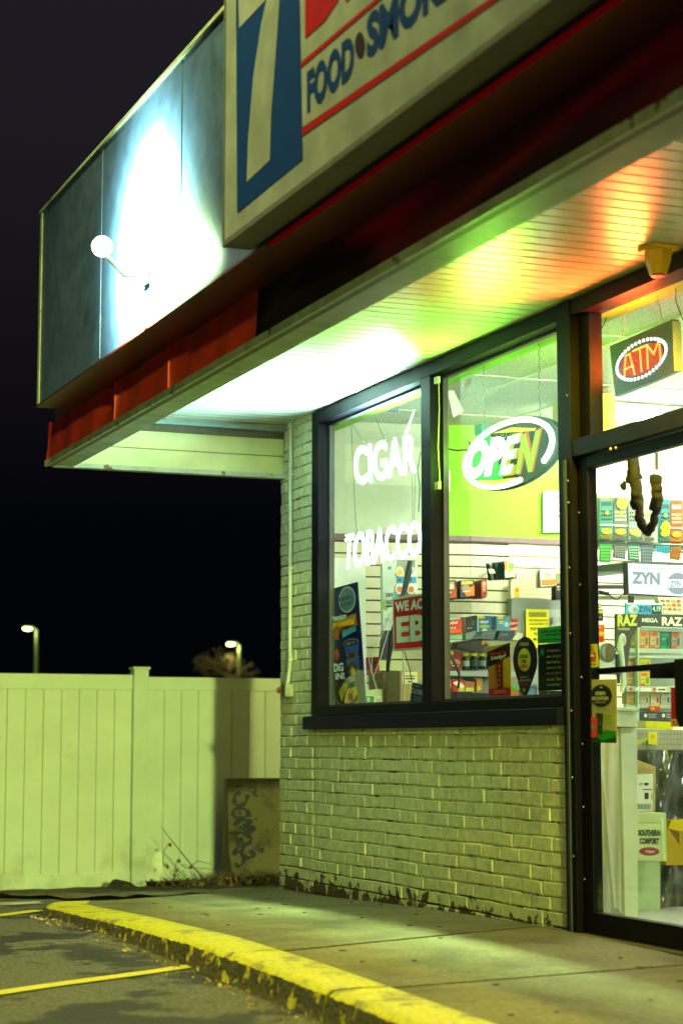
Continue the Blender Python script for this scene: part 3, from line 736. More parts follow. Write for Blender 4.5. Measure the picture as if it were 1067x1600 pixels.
# dirt strip under it
g = G(); L = []
two_tone('soil', (.06, .045, .025), (.12, .1, .06), 12, .5, .6, rough=.95, bump=1, bscale=50, dist=.02)
for j in range(9):
    for i in range(41):
        x = 2.9 + i * .09; yy = 11.75 + j * .5; L.append((x, yy, lerp_tab(LOT, yy) + .012 + .02 * rnd.random() + (.02 if j > 3 else 0)))
g.add(L, [(j * 41 + i, j * 41 + i + 1, (j + 1) * 41 + i + 1, (j + 1) * 41 + i) for j in range(8) for i in range(40)], 'soil', True)
g.build('verge', kind='structure')
# bare twig plant
def yt(x, y): return at(x, y, 'Y', 14.5)
t = thing('bare_weed', 'leafless weed stems leaning against the white fence', 'weed', yt(325, 1382))
g = G(); TW = mat('twig', (.1, .06, .03), .7, .2)
g.tube([yt(326, 1382), yt(300, 1352), yt(278, 1325), yt(262, 1305), yt(251, 1290)], [.006, .005, .004, .003, .0015], TW, 5)
g.build('stem', t)
for P in ([(264, 1318), (256, 1330), (255, 1355)], [(278, 1342), (273, 1358), (272, 1368)], [(283, 1350), (290, 1356), (340, 1358)], [(266, 1364), (276, 1374), (286, 1380)], [(300, 1352), (310, 1345), (330, 1350)]):
    G().tube([yt(*q) for q in P], [.003, .003, .0015], TW, 5).build('branch', t)
g = G()
for q in ((263, 1320), (259, 1354), (277, 1345), (295, 1355), (270, 1368)):
    c = yt(*q); g.add([c, c + Vector((.02, 0, .02)), c + Vector((.035, .01, -.01)), c + Vector((.012, 0, -.02))], [(0, 1, 2, 3)], lm[0])
g.build('leaves', t)
# lump by the post and pebble on the lot
def rock(name, c, r, m, lab, cat, seed):
    rnd = random.Random(seed); g = G().ball(c, r, m, 12, 8); g.v = [Vector(c) + (p - Vector(c)) * (.75 + rnd.random() * .5) for p in g.v]; g.smooth = [False] * len(g.smooth)
    tag(g.build(name), lab, cat)
q = at(205, 1388, 'Z', -.2)
g = G(); P = lambda x, y, Y=13.9: at(x, y, 'Y', Y)
g.prism([P(182, 1397), P(196, 1379), P(203, 1378), P(226, 1395), P(214, 1398)], (0, .35, 0), mat('torn wood', (.045, .025, .015), .8, .4, bump=.6, bscale=30))
g.prism([P(198, 1377, 13.88), P(206, 1379, 13.88), P(228, 1397, 13.88), P(222, 1398, 13.88)], (0, .1, 0), 'torn wood')
tag(g.build('wood_scrap', bevel=.006), 'dark broken wood scrap at the foot of the fence post', 'wood scrap')
rock('pebble', at(372, 1529, 'Z', -.045), (.028, .02, .014), 'old concrete', 'pale pebble lying on the asphalt beside the kerb', 'pebble', 3)
q = at(233, 1478, 'Z', -.03)
rnd = random.Random(8)
g = G()
for i in range(260):
    yy = 5 + rnd.random() * 5.5; x = 2.46 - abs(rnd.gauss(0, .05)); c = Vector((x, yy, lerp_tab(LOT, yy) + .004)); s = .004 + rnd.random() * .01
    a = Vector((rnd.gauss(0, 1), rnd.gauss(0, 1), rnd.gauss(0, .4))).normalized() * s; b = a.orthogonal().normalized() * s * .7
    g.add([c - a, c + b, c + a, c - b], [(0, 1, 2, 3)], rnd.choice(lm))
tag(g.build('grit', kind='stuff'), 'dead leaves and grit collected along the kerb foot', 'grit')

# ================================================================== FAR LAMPS AND BARE TREE
LG = glow('street glow', (.8, 1, .25), 14)
def street(px, py, lx, ly, Y, lab, e):
    b = at(px, py, 'Y', Y); l = at(lx, ly, 'Y', Y)
    t = thing('street_lamp', lab, 'street lamp', (b.x, Y, -.7), 'street lamps beyond the fence')
    G().tube([(b.x, Y, -.7), (b.x, Y, b.z)], [.09, .06], mat('pole paint', (.05, .055, .02), .5, .15), 10).build('pole', t)
    G().tube([(b.x, Y, b.z - .02), ((b.x + l.x) / 2, Y, l.z + .12), (l.x, Y, l.z + .1)], .03, 'dark metal').build('arm', t)
    G().box(l.x - .2, l.x + .16, Y - .1, Y + .1, l.z + .06, l.z + .12, 'dark metal').build('lamp_head', t, bevel=.02)
    G().ball((l.x - .03, Y, l.z + .03), (.15, .1, .055), LG, 12, 6).build('lens', t)
    lamp('street_light', 'POINT', (l.x - .03, Y - .2, l.z - .1), t, e, (.85, 1, .35), shadow_soft_size=.1)
    return t, l
street(58, 984, 45, 984, 60, 'leftmost lit lamp on a tall pole beyond the fence', 60)
t2, l2 = street(374, 1008, 362, 1008, 62, 'lit lamp above the bare tree, beside the brick corner', 130)
t = thing('bare_tree', 'leafless tree top lit by the street lamp beyond the fence', 'tree', (l2.x - .3, 61, -.7))
TM = mat('bark', (.16, .08, .03), .8, .2); rnd = random.Random(4)
bx = l2.x - .4
G().tube([(bx, 61, -.7), (bx + .05, 61, 1.6), (bx, 61, 3.2)], [.16, .12, .08], TM).build('trunk', t)
g = G()
def br(p, d, l, r, n):
    q = p + d * l; m = (p + q) / 2 + Vector((rnd.gauss(0, .04), rnd.gauss(0, .04), rnd.gauss(0, .04))) * l
    g.tube([p, m, q], [r, r * .8, r * .6], TM, 4, False)
    if n:
        for _ in range(rnd.choice((2, 3, 3))):
            e = (d + Vector((rnd.gauss(0, .55), rnd.gauss(0, .5), rnd.gauss(.0, .3)))).normalized(); br(q, e, l * .68, r * .6, n - 1)
for i in range(11):
    a = rnd.random() * 6.28; br(Vector((bx, 61, 2.9 + rnd.random() * .4)), Vector((math.cos(a), math.sin(a), .35 + rnd.random() * .3)).normalized(), .5, .03, 4)
g.build('crown', t)
# dark wooded rise behind, hiding the far edge of the ground
two_tone('night foliage', (.03, .035, .015), (.015, .02, .01), .5, .4, .6, rough=.95)
g = G(); L = []; rnd = random.Random(9)
for i in range(121):
    x = -60 + i * 1.3; h = 3.3 + .6 * math.sin(i * .35) + .5 * math.sin(i * .9) + rnd.random() * .5
    L += [(x, 120, -.8), (x, 122, h * .7), (x, 126, h)]
g.add(L, [(3 * i + k, 3 * i + 3 + k, 3 * i + 4 + k, 3 * i + 1 + k) for i in range(120) for k in (0, 1)], 'night foliage')
g.build('hills', kind='structure')

# ================================================================== LIT SIGNS IN THE WINDOWS
CX = 4.40
WH = glow('white led', (.72, 1, .93), 5); WH2 = glow('white led core', (.75, 1, .95), 2)
def led_word(name, word, quad, lab, loc):
    t = thing(name, lab, 'illuminated sign', loc)
    c = [at(x, y, 'X', CX) for x, y in quad]; vs, fs = text_mesh(word, .012)
    mp = lambda u, v: (c[3] * (1 - u) + c[2] * u) * (1 - v) + (c[0] * (1 - u) + c[1] * u) * v
    P = [mp(u, v) for u, v in vs]
    G().add(P, fs, WH2).build('lettering', t)
    ed = {}
    for f in fs:
        for a, b in zip(f, f[1:] + f[:1]): k = (min(a, b), max(a, b)); ed[k] = ed.get(k, 0) + 1
    g = G(); last = None
    seen = set()
    for (a, b), n in ed.items():
        if n == 1:
            l = (P[a] - P[b]).length; m = max(1, int(l / .013))
            for i in range(m):
                q = P[a].lerp(P[b], (i + .5) / m); key = (round(q.y / .011), round(q.z / .011))
                if key in seen: continue
                seen.add(key); g.ball(q + Vector((-.006, 0, 0)), .0052, WH, 5, 3)
    g.build('beads', t)
    return t
t = led_word('led_sign', 'CIGAR', [(554, 700), (651, 676), (651, 738), (556, 759)], 'dazzling white bead-lit word sign reading CIGAR', at(600, 760, 'X', CX))
g = G(); CH = mat('chain', (.25, .3, .3), .4)
WB = lambda a, r=.003, m=CH: G().tube(a, r, m, 5)
A_ = lambda x, y, X=CX: at(x, y, 'X', X)
WB([A_(548, 648), A_(556, 820), A_(559, 832)]).build('hanging_wire', t)
WB([A_(549, 660), A_(569, 692)]).build('hanging_wire', t); WB([A_(587, 652), A_(593, 670), A_(602, 688)], .002, 'black').build('hanging_wire', t)
WB([A_(647, 640), A_(634, 676)], .006, 'white paint').build('hanging_wire', t)
t = led_word('led_sign', 'TOBACCO', [(541, 836), (659, 812), (659, 868), (538, 890)], 'dazzling white bead-lit word sign reading TOBACCO', at(600, 880, 'X', CX))
WB([A_(645, 740), A_(644, 816)], .005, 'white paint').build('hanging_wire', t); WB([A_(649, 740), A_(647, 815)], .002).build('hanging_wire', t)
lamp('led_light', 'AREA', A_(600, 720, CX - .03), t, 190, (.55, 1, .86), shape='RECTANGLE', size=.6, size_y=.25, spread=R(125), aim=(-1, 0, 1.1))

# OPEN sign
OX = 4.42; OF = PX('X', OX)
oc = OF.p(800, 708); RY = (OF.p(724, 708).y - OF.p(876, 708).y) / 2; RZ = .178
oc.y = (OF.p(724, 708).y + OF.p(876, 708).y) / 2
t = thing('open_sign', 'oval hanging neon sign with glowing green and white OPEN', 'illuminated sign', oc)
el = lambda a, k=1, off=0: Vector((OX - off, oc.y - RY * k * math.cos(a), oc.z + RZ * k * math.sin(a)))
G().prism([el(2 * math.pi * i / 48, 1) for i in range(48)], (.03, 0, 0), mat('open panel', (.003, .008, .007), .6, .1, spec=.1)).build('panel', t, bevel=.003)
GG = glow('neon white', (.75, 1, .62), 9); GG2 = glow('neon green', (.03, 1, .08), 2.2)
g = G(); g.prism([el(2.05 + 2.55 * i / 24, .9, .002) for i in range(25)] , (-.003, 0, 0), GG2); g.build('lit_field', t)
G().tube([el(2.62 - (2.62 + .62) * i / 40, .9, .018) for i in range(41)], .0135, GG, 8).build('neon_ring', t)
G().tube([el(2.75 + (5.02 - 2.75) * i / 40, .9, .018) for i in range(41)], .0135, GG, 8).build('neon_ring', t)
p = PX('X', OX - .012)
GW = glow('neon letter', (.8, 1, .75), 8)
p.text('OP', [(731, 690), (792, 680), (789, 740), (728, 752)], GW, .01, .07, .25, .0); p.g.build('lit_lettering', t)
p = PX('X', OX - .012)
p.text('E', [(788, 684), (816, 677), (806, 738), (780, 744)], glow('neon teal', (.45, 1, .5), 2.6), .008, .05, .2)
p.text('E', [(796, 680), (818, 674), (810, 741), (786, 745)], glow('reflection yellow', (.8, .75, .02), 1.0), .004, .05, .2)
p.text('N', [(812, 680), (846, 671), (836, 737), (806, 741)], glow('neon lime', (.6, .9, .05), 1.1), .006, .06, .15)
p.text('N', [(816, 676), (848, 668), (838, 736), (808, 742)], glow('reflection orange', (1, .35, .02), .9), .003, .05, .15)
p.g.build('dim_lettering', t)  # yellow and orange reflections on these letters, drawn as glowing copies
g = PX('X', OX - .004); g.quad([(770, 677), (800, 668), (838, 669), (835, 673), (800, 675)], glow('neon amber', (.9, .8, .05), 2.2), .002)
g.quad([(747, 750), (770, 751), (806, 746), (806, 752), (775, 759), (756, 757)], M['neon amber'], .002); g.g.build('accent_bars', t)
lamp('open_light', 'AREA', (OX - .05, oc.y + .12, oc.z + .02), t, 44, (.3, 1, .03), shape='RECTANGLE', size=.5, size_y=.22, aim=(-1, 0, .35))
lamp('open_light_rear', 'AREA', (OX + .06, oc.y, oc.z), t, 16, (.4, 1, .05), shape='RECTANGLE', size=.6, size_y=.25, aim=(1, 0, 0))
for xs_, yt_ in ((755, 570), (841, 530)):
    a = A_(xs_, yt_, OX + .02); a.z = 2.98; g = G()
    zt = el(1.9 if xs_ < 800 else 1.0).z; n = int((a.z - zt) / .028)
    for i in range(n):
        z = zt + i * .028; w = .007
        g.tube([(a.x, a.y + (w if i % 2 else 0), z), (a.x + (0 if i % 2 else w), a.y, z + .014), (a.x, a.y - (w if i % 2 else 0), z + .03)], .0028, CH, 4)
    g.build('chain', t)
G().tube([A_(733, 690, OX), A_(735, 702, OX + .03), A_(715, 704, OX + .03), A_(690, 700, OX)], .005, 'black', 6).build('cord', t)
G().box(OX, OX + .05, A_(752, 680, OX).y, A_(741, 680, OX).y, A_(745, 680, OX).z, A_(745, 664, OX).z, mat('teal plastic', (.05, .3, .28), .4)).build('hook_block', t)

# ATM sign
AX = 4.47
def A2(u, v, off=0):                              # u right 0..1, v down 0..1 on the sign
    tl, trr, brr, bll = [at(*q, 'X', AX) for q in ((951.4, 540.6), (1050, 498), (1053.5, 579.8), (959.7, 620))]
    return (tl * (1 - u) + trr * u) * (1 - v) + (bll * (1 - u) + brr * u) * v + Vector((-off, 0, 0))
t = thing('atm_sign', 'black hanging panel with red ATM letters in a ring of white beads', 'illuminated sign', A2(.5, 1))
G().prism([A2(0, 0), A2(1, 0), A2(1, 1), A2(0, 1)], (.035, 0, 0), mat('gloss black', (.01, .004, .007), .3, .1, spec=.2)).build('panel', t, bevel=.003)
g = G(); AF = mat('sign edge', (.25, .2, .04), .35)
g.prism([A2(1.0, .05, .003), A2(1.012, .05, .003), A2(1.012, 1, .003), A2(1.0, 1, .003)], (.04, 0, 0), AF); g.build('edge_trim', t)
g = G(); wb = glow('bead white', (.8, .95, 1), 3)
for i in range(40):
    a = 2 * math.pi * i / 40; c = A2(.5 + .40 * math.cos(a), .52 + .34 * math.sin(a), .006); g.ball(c, (.004, .0105, .0085), wb, 7, 4)
g.build('white_beads', t)
g = G(); rb = glow('bead red', (1, .3, .06), 3.5)
SEG = {'A': [((0, 1), (.3, 0)), ((.3, 0), (.7, 0)), ((.7, 0), (1, 1)), ((.1, .6), (.9, .6))], 'T': [((0, 0), (1, 0)), ((.5, 0), (.5, 1))], 'M': [((0, 1), (.05, 0)), ((.05, 0), (.5, .5)), ((.5, .5), (.95, 0)), ((.95, 0), (1, 1))]}
def letter(g, L, u0, u1, v0, v1):
    for (a, b) in SEG[L]:
        n = max(3, int(9 * math.hypot(b[0] - a[0], b[1] - a[1])))
        for i in range(n + 1):
            k = i / n; u = u0 + (u1 - u0) * (a[0] + (b[0] - a[0]) * k); v = v0 + (v1 - v0) * (a[1] + (b[1] - a[1]) * k)
            g.ball(A2(u, v, .006), (.003, .0085, .0045), rb, 6, 3)
letter(g, 'A', .21, .38, .33, .74); letter(g, 'T', .39, .6, .3, .74); letter(g, 'M', .6, .81, .3, .74); g.build('red_lettering', t)
G().prism([A2(.5 + .34 * math.cos(2 * math.pi * i / 32), .53 + .27 * math.sin(2 * math.pi * i / 32), .002) for i in range(32)], (-.001, 0, 0), glow('red field', (1, .012, .004), .8)).build('red_field', t)
lamp('sign_light', 'AREA', A2(.5, .5, .05), t, 26, (1, .12, .02), shape='RECTANGLE', size=.3, size_y=.2, aim=(-1, 0, .5))
B_ = lambda x, y, X=AX: at(x, y, 'X', X)
for P in ([(984, 448), (977, 490), (972, 527)], [(1022, 450), (1030, 480), (1034, 500)]): WB([B_(*q) for q in P], .002, CH).build('hanging_wire', t)
WB([B_(1060, 428), B_(1052, 440), B_(1020, 455), B_(1008, 463), B_(995, 473), B_(978, 477), B_(952, 477), B_(944, 505), B_(930, 528), B_(922, 552)], .0028, 'black').build('cord', t)
WB([B_(1055, 437), B_(1055, 470), B_(1066, 500)], .003, 'black').build('cord', t)

# ================================================================== THINGS BEHIND THE GLASS
def pack(name, lab, cat, ax, v, q, col, shapes=(), th=.03, group=None, bev=.0015, texts=()):
    """boxed or bagged goods: solid body, printed front. q = x0,y0,x1,y1 (photo pixels on its plane) or 4 corners"""
    if len(q) == 4 and not hasattr(q[0], '__len__'): x0, y0, x1, y1 = q; c = [(x0, y0), (x1, y0), (x1, y1), (x0, y1)]
    else: c = list(q)
    P = PX(ax, v); pts = [P.p(*k) for k in c]
    lo = min(p.z for p in pts); t = thing(name, lab, cat, ((pts[2].x + pts[3].x) / 2, (pts[2].y + pts[3].y) / 2, lo), group)
    P.slab(c, C(col) if isinstance(col, str) else col, th); P.g.build('body', t, bevel=bev)
    def uv(u, w): return ((c[0][0] * (1 - u) + c[1][0] * u) * (1 - w) + (c[3][0] * (1 - u) + c[2][0] * u) * w, (c[0][1] * (1 - u) + c[1][1] * u) * (1 - w) + (c[3][1] * (1 - u) + c[2][1] * u) * w)
    if shapes:
        A2_ = PX(ax, v)
        for i, s in enumerate(shapes):
            k, cc = s[0], s[-1]; m = C(cc) if isinstance(cc, str) else cc; off = .0016 + .0006 * i
            if k == 'r': u0, w0, u1, w1 = s[1:5]; A2_.quad([uv(u0, w0), uv(u1, w0), uv(u1, w1), uv(u0, w1)], m, off)
            if k == 'e': A2_.quad([uv(s[1] + s[3] * math.cos(a), s[2] + s[4] * math.sin(a)) for a in [i2 * math.pi / 12 for i2 in range(24)]], m, off)
            if k == 'p': A2_.quad([uv(*z) for z in s[1]], m, off)
            if k == 's':   # starburst
                A2_.quad([uv(s[1] + s[3] * (1 if j % 2 else .8) * math.cos(j * math.pi / 12), s[2] + s[4] * (1 if j % 2 else .8) * math.sin(j * math.pi / 12)) for j in range(24)], m, off)
        A2_.g.build('artwork', t)
    if texts:
        T = PX(ax, v); B0 = .0016 + .0006 * (len(shapes) + 1)
        for s in texts:
            st, u0, w0, u1, w1, cc = s[:6]; bold = s[6] if len(s) > 6 else .03; sh = s[7] if len(s) > 7 else 0
            T.text(st, [uv(u0, w0), uv(u1, w0), uv(u1, w1), uv(u0, w1)], C(cc), B0, bold, sh)
        T.g.build('lettering', t)
    return t
def ln(n, cc, u0=.1, u1=.9, w0=.3, w1=.9, h=.35):
    return [('r', u0, w0 + (w1 - w0) * i / n, u1 - (.12 if i % 3 == 1 else 0), w0 + (w1 - w0) * (i + h) / n, cc) for i in range(n)]
IX = 4.335
# ---- first window
pack('white_board', 'tall plain white board standing behind the ice cream poster', 'board', 'Y', 11.15, [(519, 872), (571, 872), (573, 1108), (519, 1108)], 'e6eee2', th=.02)
t = pack('poster', 'tilted dark blue ice cream poster leaning in the first window', 'poster', 'X', IX, [(514, 921), (558, 909), (572, 1107), (524, 1109)], '161f66',
     [('r', 0, .62, 1, 1, '3b3a63'), ('e', .62, .12, .3, .105, 'cfd6c8'), ('e', .62, .12, .26, .09, '7f9aa0'),
      ('p', [(.1, .27), (.9, .24), (.93, .34), (.6, .37), (.62, .33), (.3, .36), (.26, .43), (.12, .42)], 'd9671a'),
      ('p', [(.12, .28), (.88, .25), (.88, .29), (.12, .33)], 'd8b81c'),
      ('p', [(.38, .36), (.6, .35), (.86, .33), (.88, .38), (.62, .4), (.4, .42)], '62b4d8'),
      ('e', .68, .47, .27, .035, '3f8fd0'), ('p', [(.42, .47), (.95, .47), (.9, .57), (.47, .57)], '2b62b5'), ('e', .68, .47, .22, .024, '5a2c1a'), ('e', .6, .475, .07, .012, 'c98a4a'), ('e', .76, .468, .07, .012, 'b06a3a'),
      ('p', [(.5, .55), (.9, .55), (.84, .64), (.56, .64)], 'a85a2a'), ('e', .7, .58, .1, .03, '7a1f18'), ('p', [(.48, .6), (.95, .58), (.9, .7), (.52, .72)], '3a78c0'),
      ('e', .68, .68, .17, .055, '6a3416'), ('e', .7, .7, .08, .035, 'd09a3c'), ('p', [(.12, .52), (.24, .5), (.3, .56), (.2, .6), (.12, .57)], 'c8521c'),
      ('e', .66, .755, .11, .028, 'b9b4c8'),
      ('e', .48, .9, .4, .1, '8f8f5a'), ('e', .48, .885, .37, .09, '3a3020'), ('p', [(.2, .86), (.4, .78), (.52, .8), (.42, .86), (.3, .94)], 'c9b02c'), ('p', [(.36, .95), (.5, .84), (.8, .82), (.84, .88), (.6, .95)], 'd8ad34'), ('e', .58, .9, .08, .03, 'a8461c')],
     .006, texts=[("HERSHEY'S", .4, .095, .86, .125, '1c2440'), ('Ice Cream', .44, .145, .84, .165, '401414'), ('pints', .13, .275, .9, .345, 'e8a81c', .09, .1), ('Premium', .1, .225, .62, .275, 'c7d6e6', .03, .3), ('DiG', .1, .62, .42, .69, 'cfd6e6', .04), ('iN!', .14, .7, .44, .755, 'cfd6e6', .04)])
t = pack('bag', 'small dark red hanging bag low between the poster and the cardboard box', 'snack bag', 'Y', 11.0, [(574, 1027), (592, 1026), (593, 1053), (575, 1055)], '8f1420', [('r', .35, .05, .65, .95, '4a0a12'), ('e', .6, .35, .15, .1, '1c0a10'), ('r', .1, .7, .9, .76, 'c04048')], .03)
for (q, c1, c2, lab) in (((571, 1078, 584, 1108), 'c8d8b0', '1b8f52', 'small white box with green front at the foot of the first window'), ((584, 1077, 597, 1108), 'c9cfa0', 'd6dab0', 'small cream box with printed lines beside the green fronted box')):
    pack('small_box', lab, 'box', 'Y', 10.6, q, c1, [('r', 0, .33, 1, 1, c2), ('e', .35, .5, .18, .12, 'e6c8a0')] + ln(4, '8a8f6a', .2, .9, .5, .9), .05)
t = pack('cardboard_box', 'open cardboard box with a raised flap at the bottom of the first window', 'cardboard box', 'Y', 10.75, (598, 1050, 628, 1110), M['card'], [('r', 0, .02, 1, .045, '6b5420'), ('r', .2, .45, .3, 1, '7a6230'), ('r', .55, .45, .7, 1, '8a7036')], .22)
PX('Y', 10.73).slab([(600, 1074), (626, 1061), (626, 1072), (604, 1075)], mat('card light', (.55, .5, .22), .8), .006).g.build('flap', t)
pack('cardboard_box', 'taped cardboard box with a white shipping label behind the closed sign', 'cardboard box', 'Y', 10.5, (625, 1048, 664, 1110), M['card'], [('r', .08, .03, .68, .33, 'd8d8b4'), ('r', .15, .12, .6, .15, '8a4a3a'), ('r', .15, .18, .58, .22, '555544'), ('r', .3, .26, .42, .3, '333322'), ('r', .72, .2, .98, .42, '9fa890')] + [('r', .74 + i * .05, .22, .76 + i * .05, .4, '5a5f50') for i in range(5)], .22)
pack('closed_sign', 'dark tilted sign reading CLOSED in the bottom corner of the first window', 'sign', 'X', IX + .06, [(645, 1066), (668, 1072), (660, 1112), (638, 1108)], '2c3350', [('r', .15, .08, .5, .12, '9098b0')] + ln(3, '9098b8', .2, .8, .48, .75, .3) + [('e', .5, .88, .12, .06, '9098b8')], .008, texts=[('CLOSED', .05, .2, .95, .38, 'c9cfe0')])
# cylindrical stand and pod rack
t = pack('display_stand', 'slanting white advertising stand with juice lettering and green and blue blobs', 'display stand', 'Y', 10.9, [(597, 880), (618, 878), (613, 985), (598, 985)], 'cfdcd0', [('e', .55, .08, .15, .025, '6a8a98'), ('e', .8, .5, .45, .07, '4aa0c8'), ('e', .25, .62, .3, .09, '8cc04a'), ('r', .22, .42, .9, .66, 'cdd8cc'), ('r', .25, .63, .85, .66, '2a3a3a'), ('r', .2, .82, .6, .84, '7a8a80'), ('r', .2, .85, .7, .865, '7a8a80')], .03,
     texts=[('JUICE', .26, .45, .86, .52, '1c2c2c', .04), ('HEAD', .26, .55, .86, .62, '1c2c2c', .04)])
PX('Y', 10.89).slab([(598, 985), (613, 985), (611, 1030), (594, 1030)], C('1b2026'), .03).g.build('base_panel', t)
t = pack('pod_rack', 'white rack of round pods with blue labels in the top of the first window corner', 'rack', 'Y', 10.95, (616, 868, 652, 934), 'dfe5d8', [('r', .1, .1, .9, .38, '8a8f80'), ('r', .08, .5, .95, .66, '2fa0d0'), ('r', .1, .72, .9, .98, '8a8f80')], .03)
for i, (x, y) in enumerate(((624, 893), (641, 892), (624, 920), (642, 920))):
    P = PX('Y', 10.93); P.ell(x, y, 7, 8, C('e4e2c4'), .0, 20, th=.02); P.ell(x, y + 1, 4.5, 5, C(('d8b84a', '6a9ac8', 'c8765a', 'b86a4a')[i]), .001, 16); P.g.build('pod', t)
    P = PX('Y', 10.93); P.ell(x, y + 13.5 if i < 2 else y + 12, 2.2, 2.4, C('1c3c78'), .004, 12); P.g.build('badge', t)
# EBT sign
t = pack('ebt_sign', 'red and white sign reading WE ACCEPT EBT in the first window', 'sign', 'X', IX + .012, [(612.5, 934), (700, 920), (700, 1012), (614.5, 1018)], 'e6e2c2', [('r', .03, .045, .97, .955, 'f01018'), ('r', .03, .045, .97, .34, 'c01420')], .006,
     texts=[('WE ACCEPT', .06, .09, .94, .28, 'ffffe6', .045), ('EBT', .07, .37, .93, .85, 'ffffe6', .042)])
t = thing('pole_bundle', 'dark wrapped stick with cords leaning behind the red and white sign', 'stick', at(605, 1108, 'Y', 10.7))
Y7 = lambda x, y: at(x, y, 'Y', 10.72)
G().tube([Y7(641, 877), Y7(636, 905), Y7(626, 945), Y7(611, 1000), Y7(606, 1040), Y7(603, 1108)], [.017, .02, .014, .02, .012, .006], mat('dark wrap', (.02, .025, .03), .3, .3), 10).build('stick', t)
G().tube([Y7(638, 880), Y7(632, 930)], .006, 'chrome', 6).build('clip', t)
for P in ([(612, 955), (596, 995), (582, 1025), (580, 1050), (592, 1085), (596, 1106)], [(609, 958), (590, 1000), (576, 1030), (584, 1062), (588, 1078)], [(614, 960), (604, 995), (594, 1030), (582, 1062)], [(571, 1054), (556, 1075), (544, 1098)]):
    G().tube([at(*q, 'Y', 10.66) for q in P], .0028, mat('pale cord', (.5, .52, .42), .5), 5).build('cord', t)
for P in ([(630, 1016), (630, 1040), (632, 1062), (630, 1085), (633, 1104)],):
    G().tube([at(*q, 'Y', 10.3) for q in P], .005, 'pale cord', 6).build('cord', t)
G().tube([at(*q, 'Y', 10.3) for q in [(631, 1016), (640, 1045), (644, 1070), (640, 1108)]], .003, 'black', 5).build('cord', t)
G().tube([at(*q, 'Y', 10.3) for q in [(657, 706), (652, 735), (656, 760), (654, 800)]], .004, mat('teal cord', (.05, .16, .17), .4), 5).build('cord', t)

# ---- second window: wall things
pack('notice', 'white notice sheet headed in red on the lime wall behind the oval sign', 'notice', 'Y', 11.27, (848, 767, 884, 832), 'd8dccf', [('r', .02, .02, .98, .98, 'e8eadf')] + ln(3, 'b8bcb4', .1, .9, .2, .34, .2) + ln(5, 'a8aca4', .1, .9, .62, .93, .25), .005, texts=[("It's Maine law", .1, .09, 1, .15, 'c24a1a', .02), ('21', .62, .4, .85, .5, 'c24a1a', .04), ('tobacco', .45, .56, .9, .62, 'c24a1a', .02)])
pack('wall_box', 'small white box on the wall beside the window bar left of the oval sign', 'box', 'Y', 11.1, (690, 735, 703, 768), 'dfe8cf', [('r', .2, .15, .8, .3, 'b8c4a8')], .05)
pack('paper', 'curled white paper hanging from the ceiling in the second window', 'paper', 'Y', 10.2, [(697, 607), (706, 605), (725, 643), (708, 652)], 'e4efe6', th=.003)
pk = PX('Y', 11.27); pk.slab([(806, 896), (884, 898), (884, 936), (806, 934)], C('cfd0a8'), .01)
for j in range(5):
    for i in range(16): pk.ell(811 + i * 4.4, 902 + j * 6.6, .8, .9, C('3c3c28'), .001, 6)
tag(pk.g.build('pegboard'), 'cream perforated pegboard above the grey electrical cabinet', 'pegboard')
pack('bottle_box', 'small white and yellow carton hanging at the left edge of the pegboard', 'carton', 'Y', 11.2, (798, 905, 812, 934), 'e0dfba', [('r', .35, .4, .95, .95, 'd8c020'), ('e', .65, .6, .2, .12, 'c87a20')], .04)
t = thing('electrical_cabinet', 'grey metal electrical cabinet carrying the yellow caution plate', 'electrical cabinet', at(840, 1070, 'Y', 11.1))
P = PX('Y', 11.2); P.slab([(799, 935), (884, 937), (884, 1075), (799, 1073)], 'grey metal', .07); P.g.build('body', t, bevel=.004)
P = PX('Y', 11.195); P.slab([(815, 951), (881, 953), (881, 1070), (815, 1068)], mat('cabinet door', (.27, .3, .26), .4, .1), .006); d_ = P.g.build('door', t, bevel=.003)
P = PX('Y', 11.18); P.slab([(861, 965), (864, 965), (864, 974), (861, 974)], 'chrome', .012); P.g.build('latch', d_)
pack('caution_plate', 'yellow plate headed CAUTION fixed on the grey cabinet door', 'sign', 'Y', 11.17, (821.5, 952, 857, 1012), 'e2dc1c', [('r', .1, .08, .9, .2, '6a6a1c'), ('r', .13, .095, .87, .185, 'b8b41c')], .003,
     texts=[('CAUTION', .16, .1, .84, .18, '3c3c10', .03), ('THIS REGULATION', .1, .26, .95, .31, '3c3c10'), ('AREA IN FRONT OF', .1, .36, .95, .41, '3c3c10'), ('ELECTRICAL', .18, .47, .98, .55, '2c2c10'), ('PANEL', .34, .6, .8, .68, '2c2c10'), ('MUST', .3, .74, .7, .82, '2c2c10')])
# hanging bags
BG = 'bags hanging on the slatwall hooks'
def hook(t, x, y, x2, y2, Y=11.2): G().tube([at(x, y, 'Y', 11.27), at(x2, y2, 'Y', Y - .12)], .0022, 'steel', 5).build('hook', t)
def bagstack(lab, q, cols, art, Y=11.12, n=4, dx=3.2, hk=None):
    x0, y0, x1, y1 = q
    t = pack('hanging_bag', lab, 'snack bag', 'Y', Y - .1, [(x0, y0 + 1), (x1 - 1, y0), (x1, y1 - 2), (x0 + 1, y1)], cols[0], art, .012, BG)
    for i in range(1, n):
        P = PX('Y', Y - .1 + .025 * i); s = dx * i
        P.slab([(x0 - s + 1, y0 + 1 + i * .7), (x1 - s * .9, y0 + 2 + i * .5), (x1 - s * .5, y1 + i * .6), (x0 - s * .8, y1 + 1 + i * .5)], C(cols[i % len(cols)]), .008); P.g.build('bag_behind', t)
    if hk: hook(t, *hk)
    return t
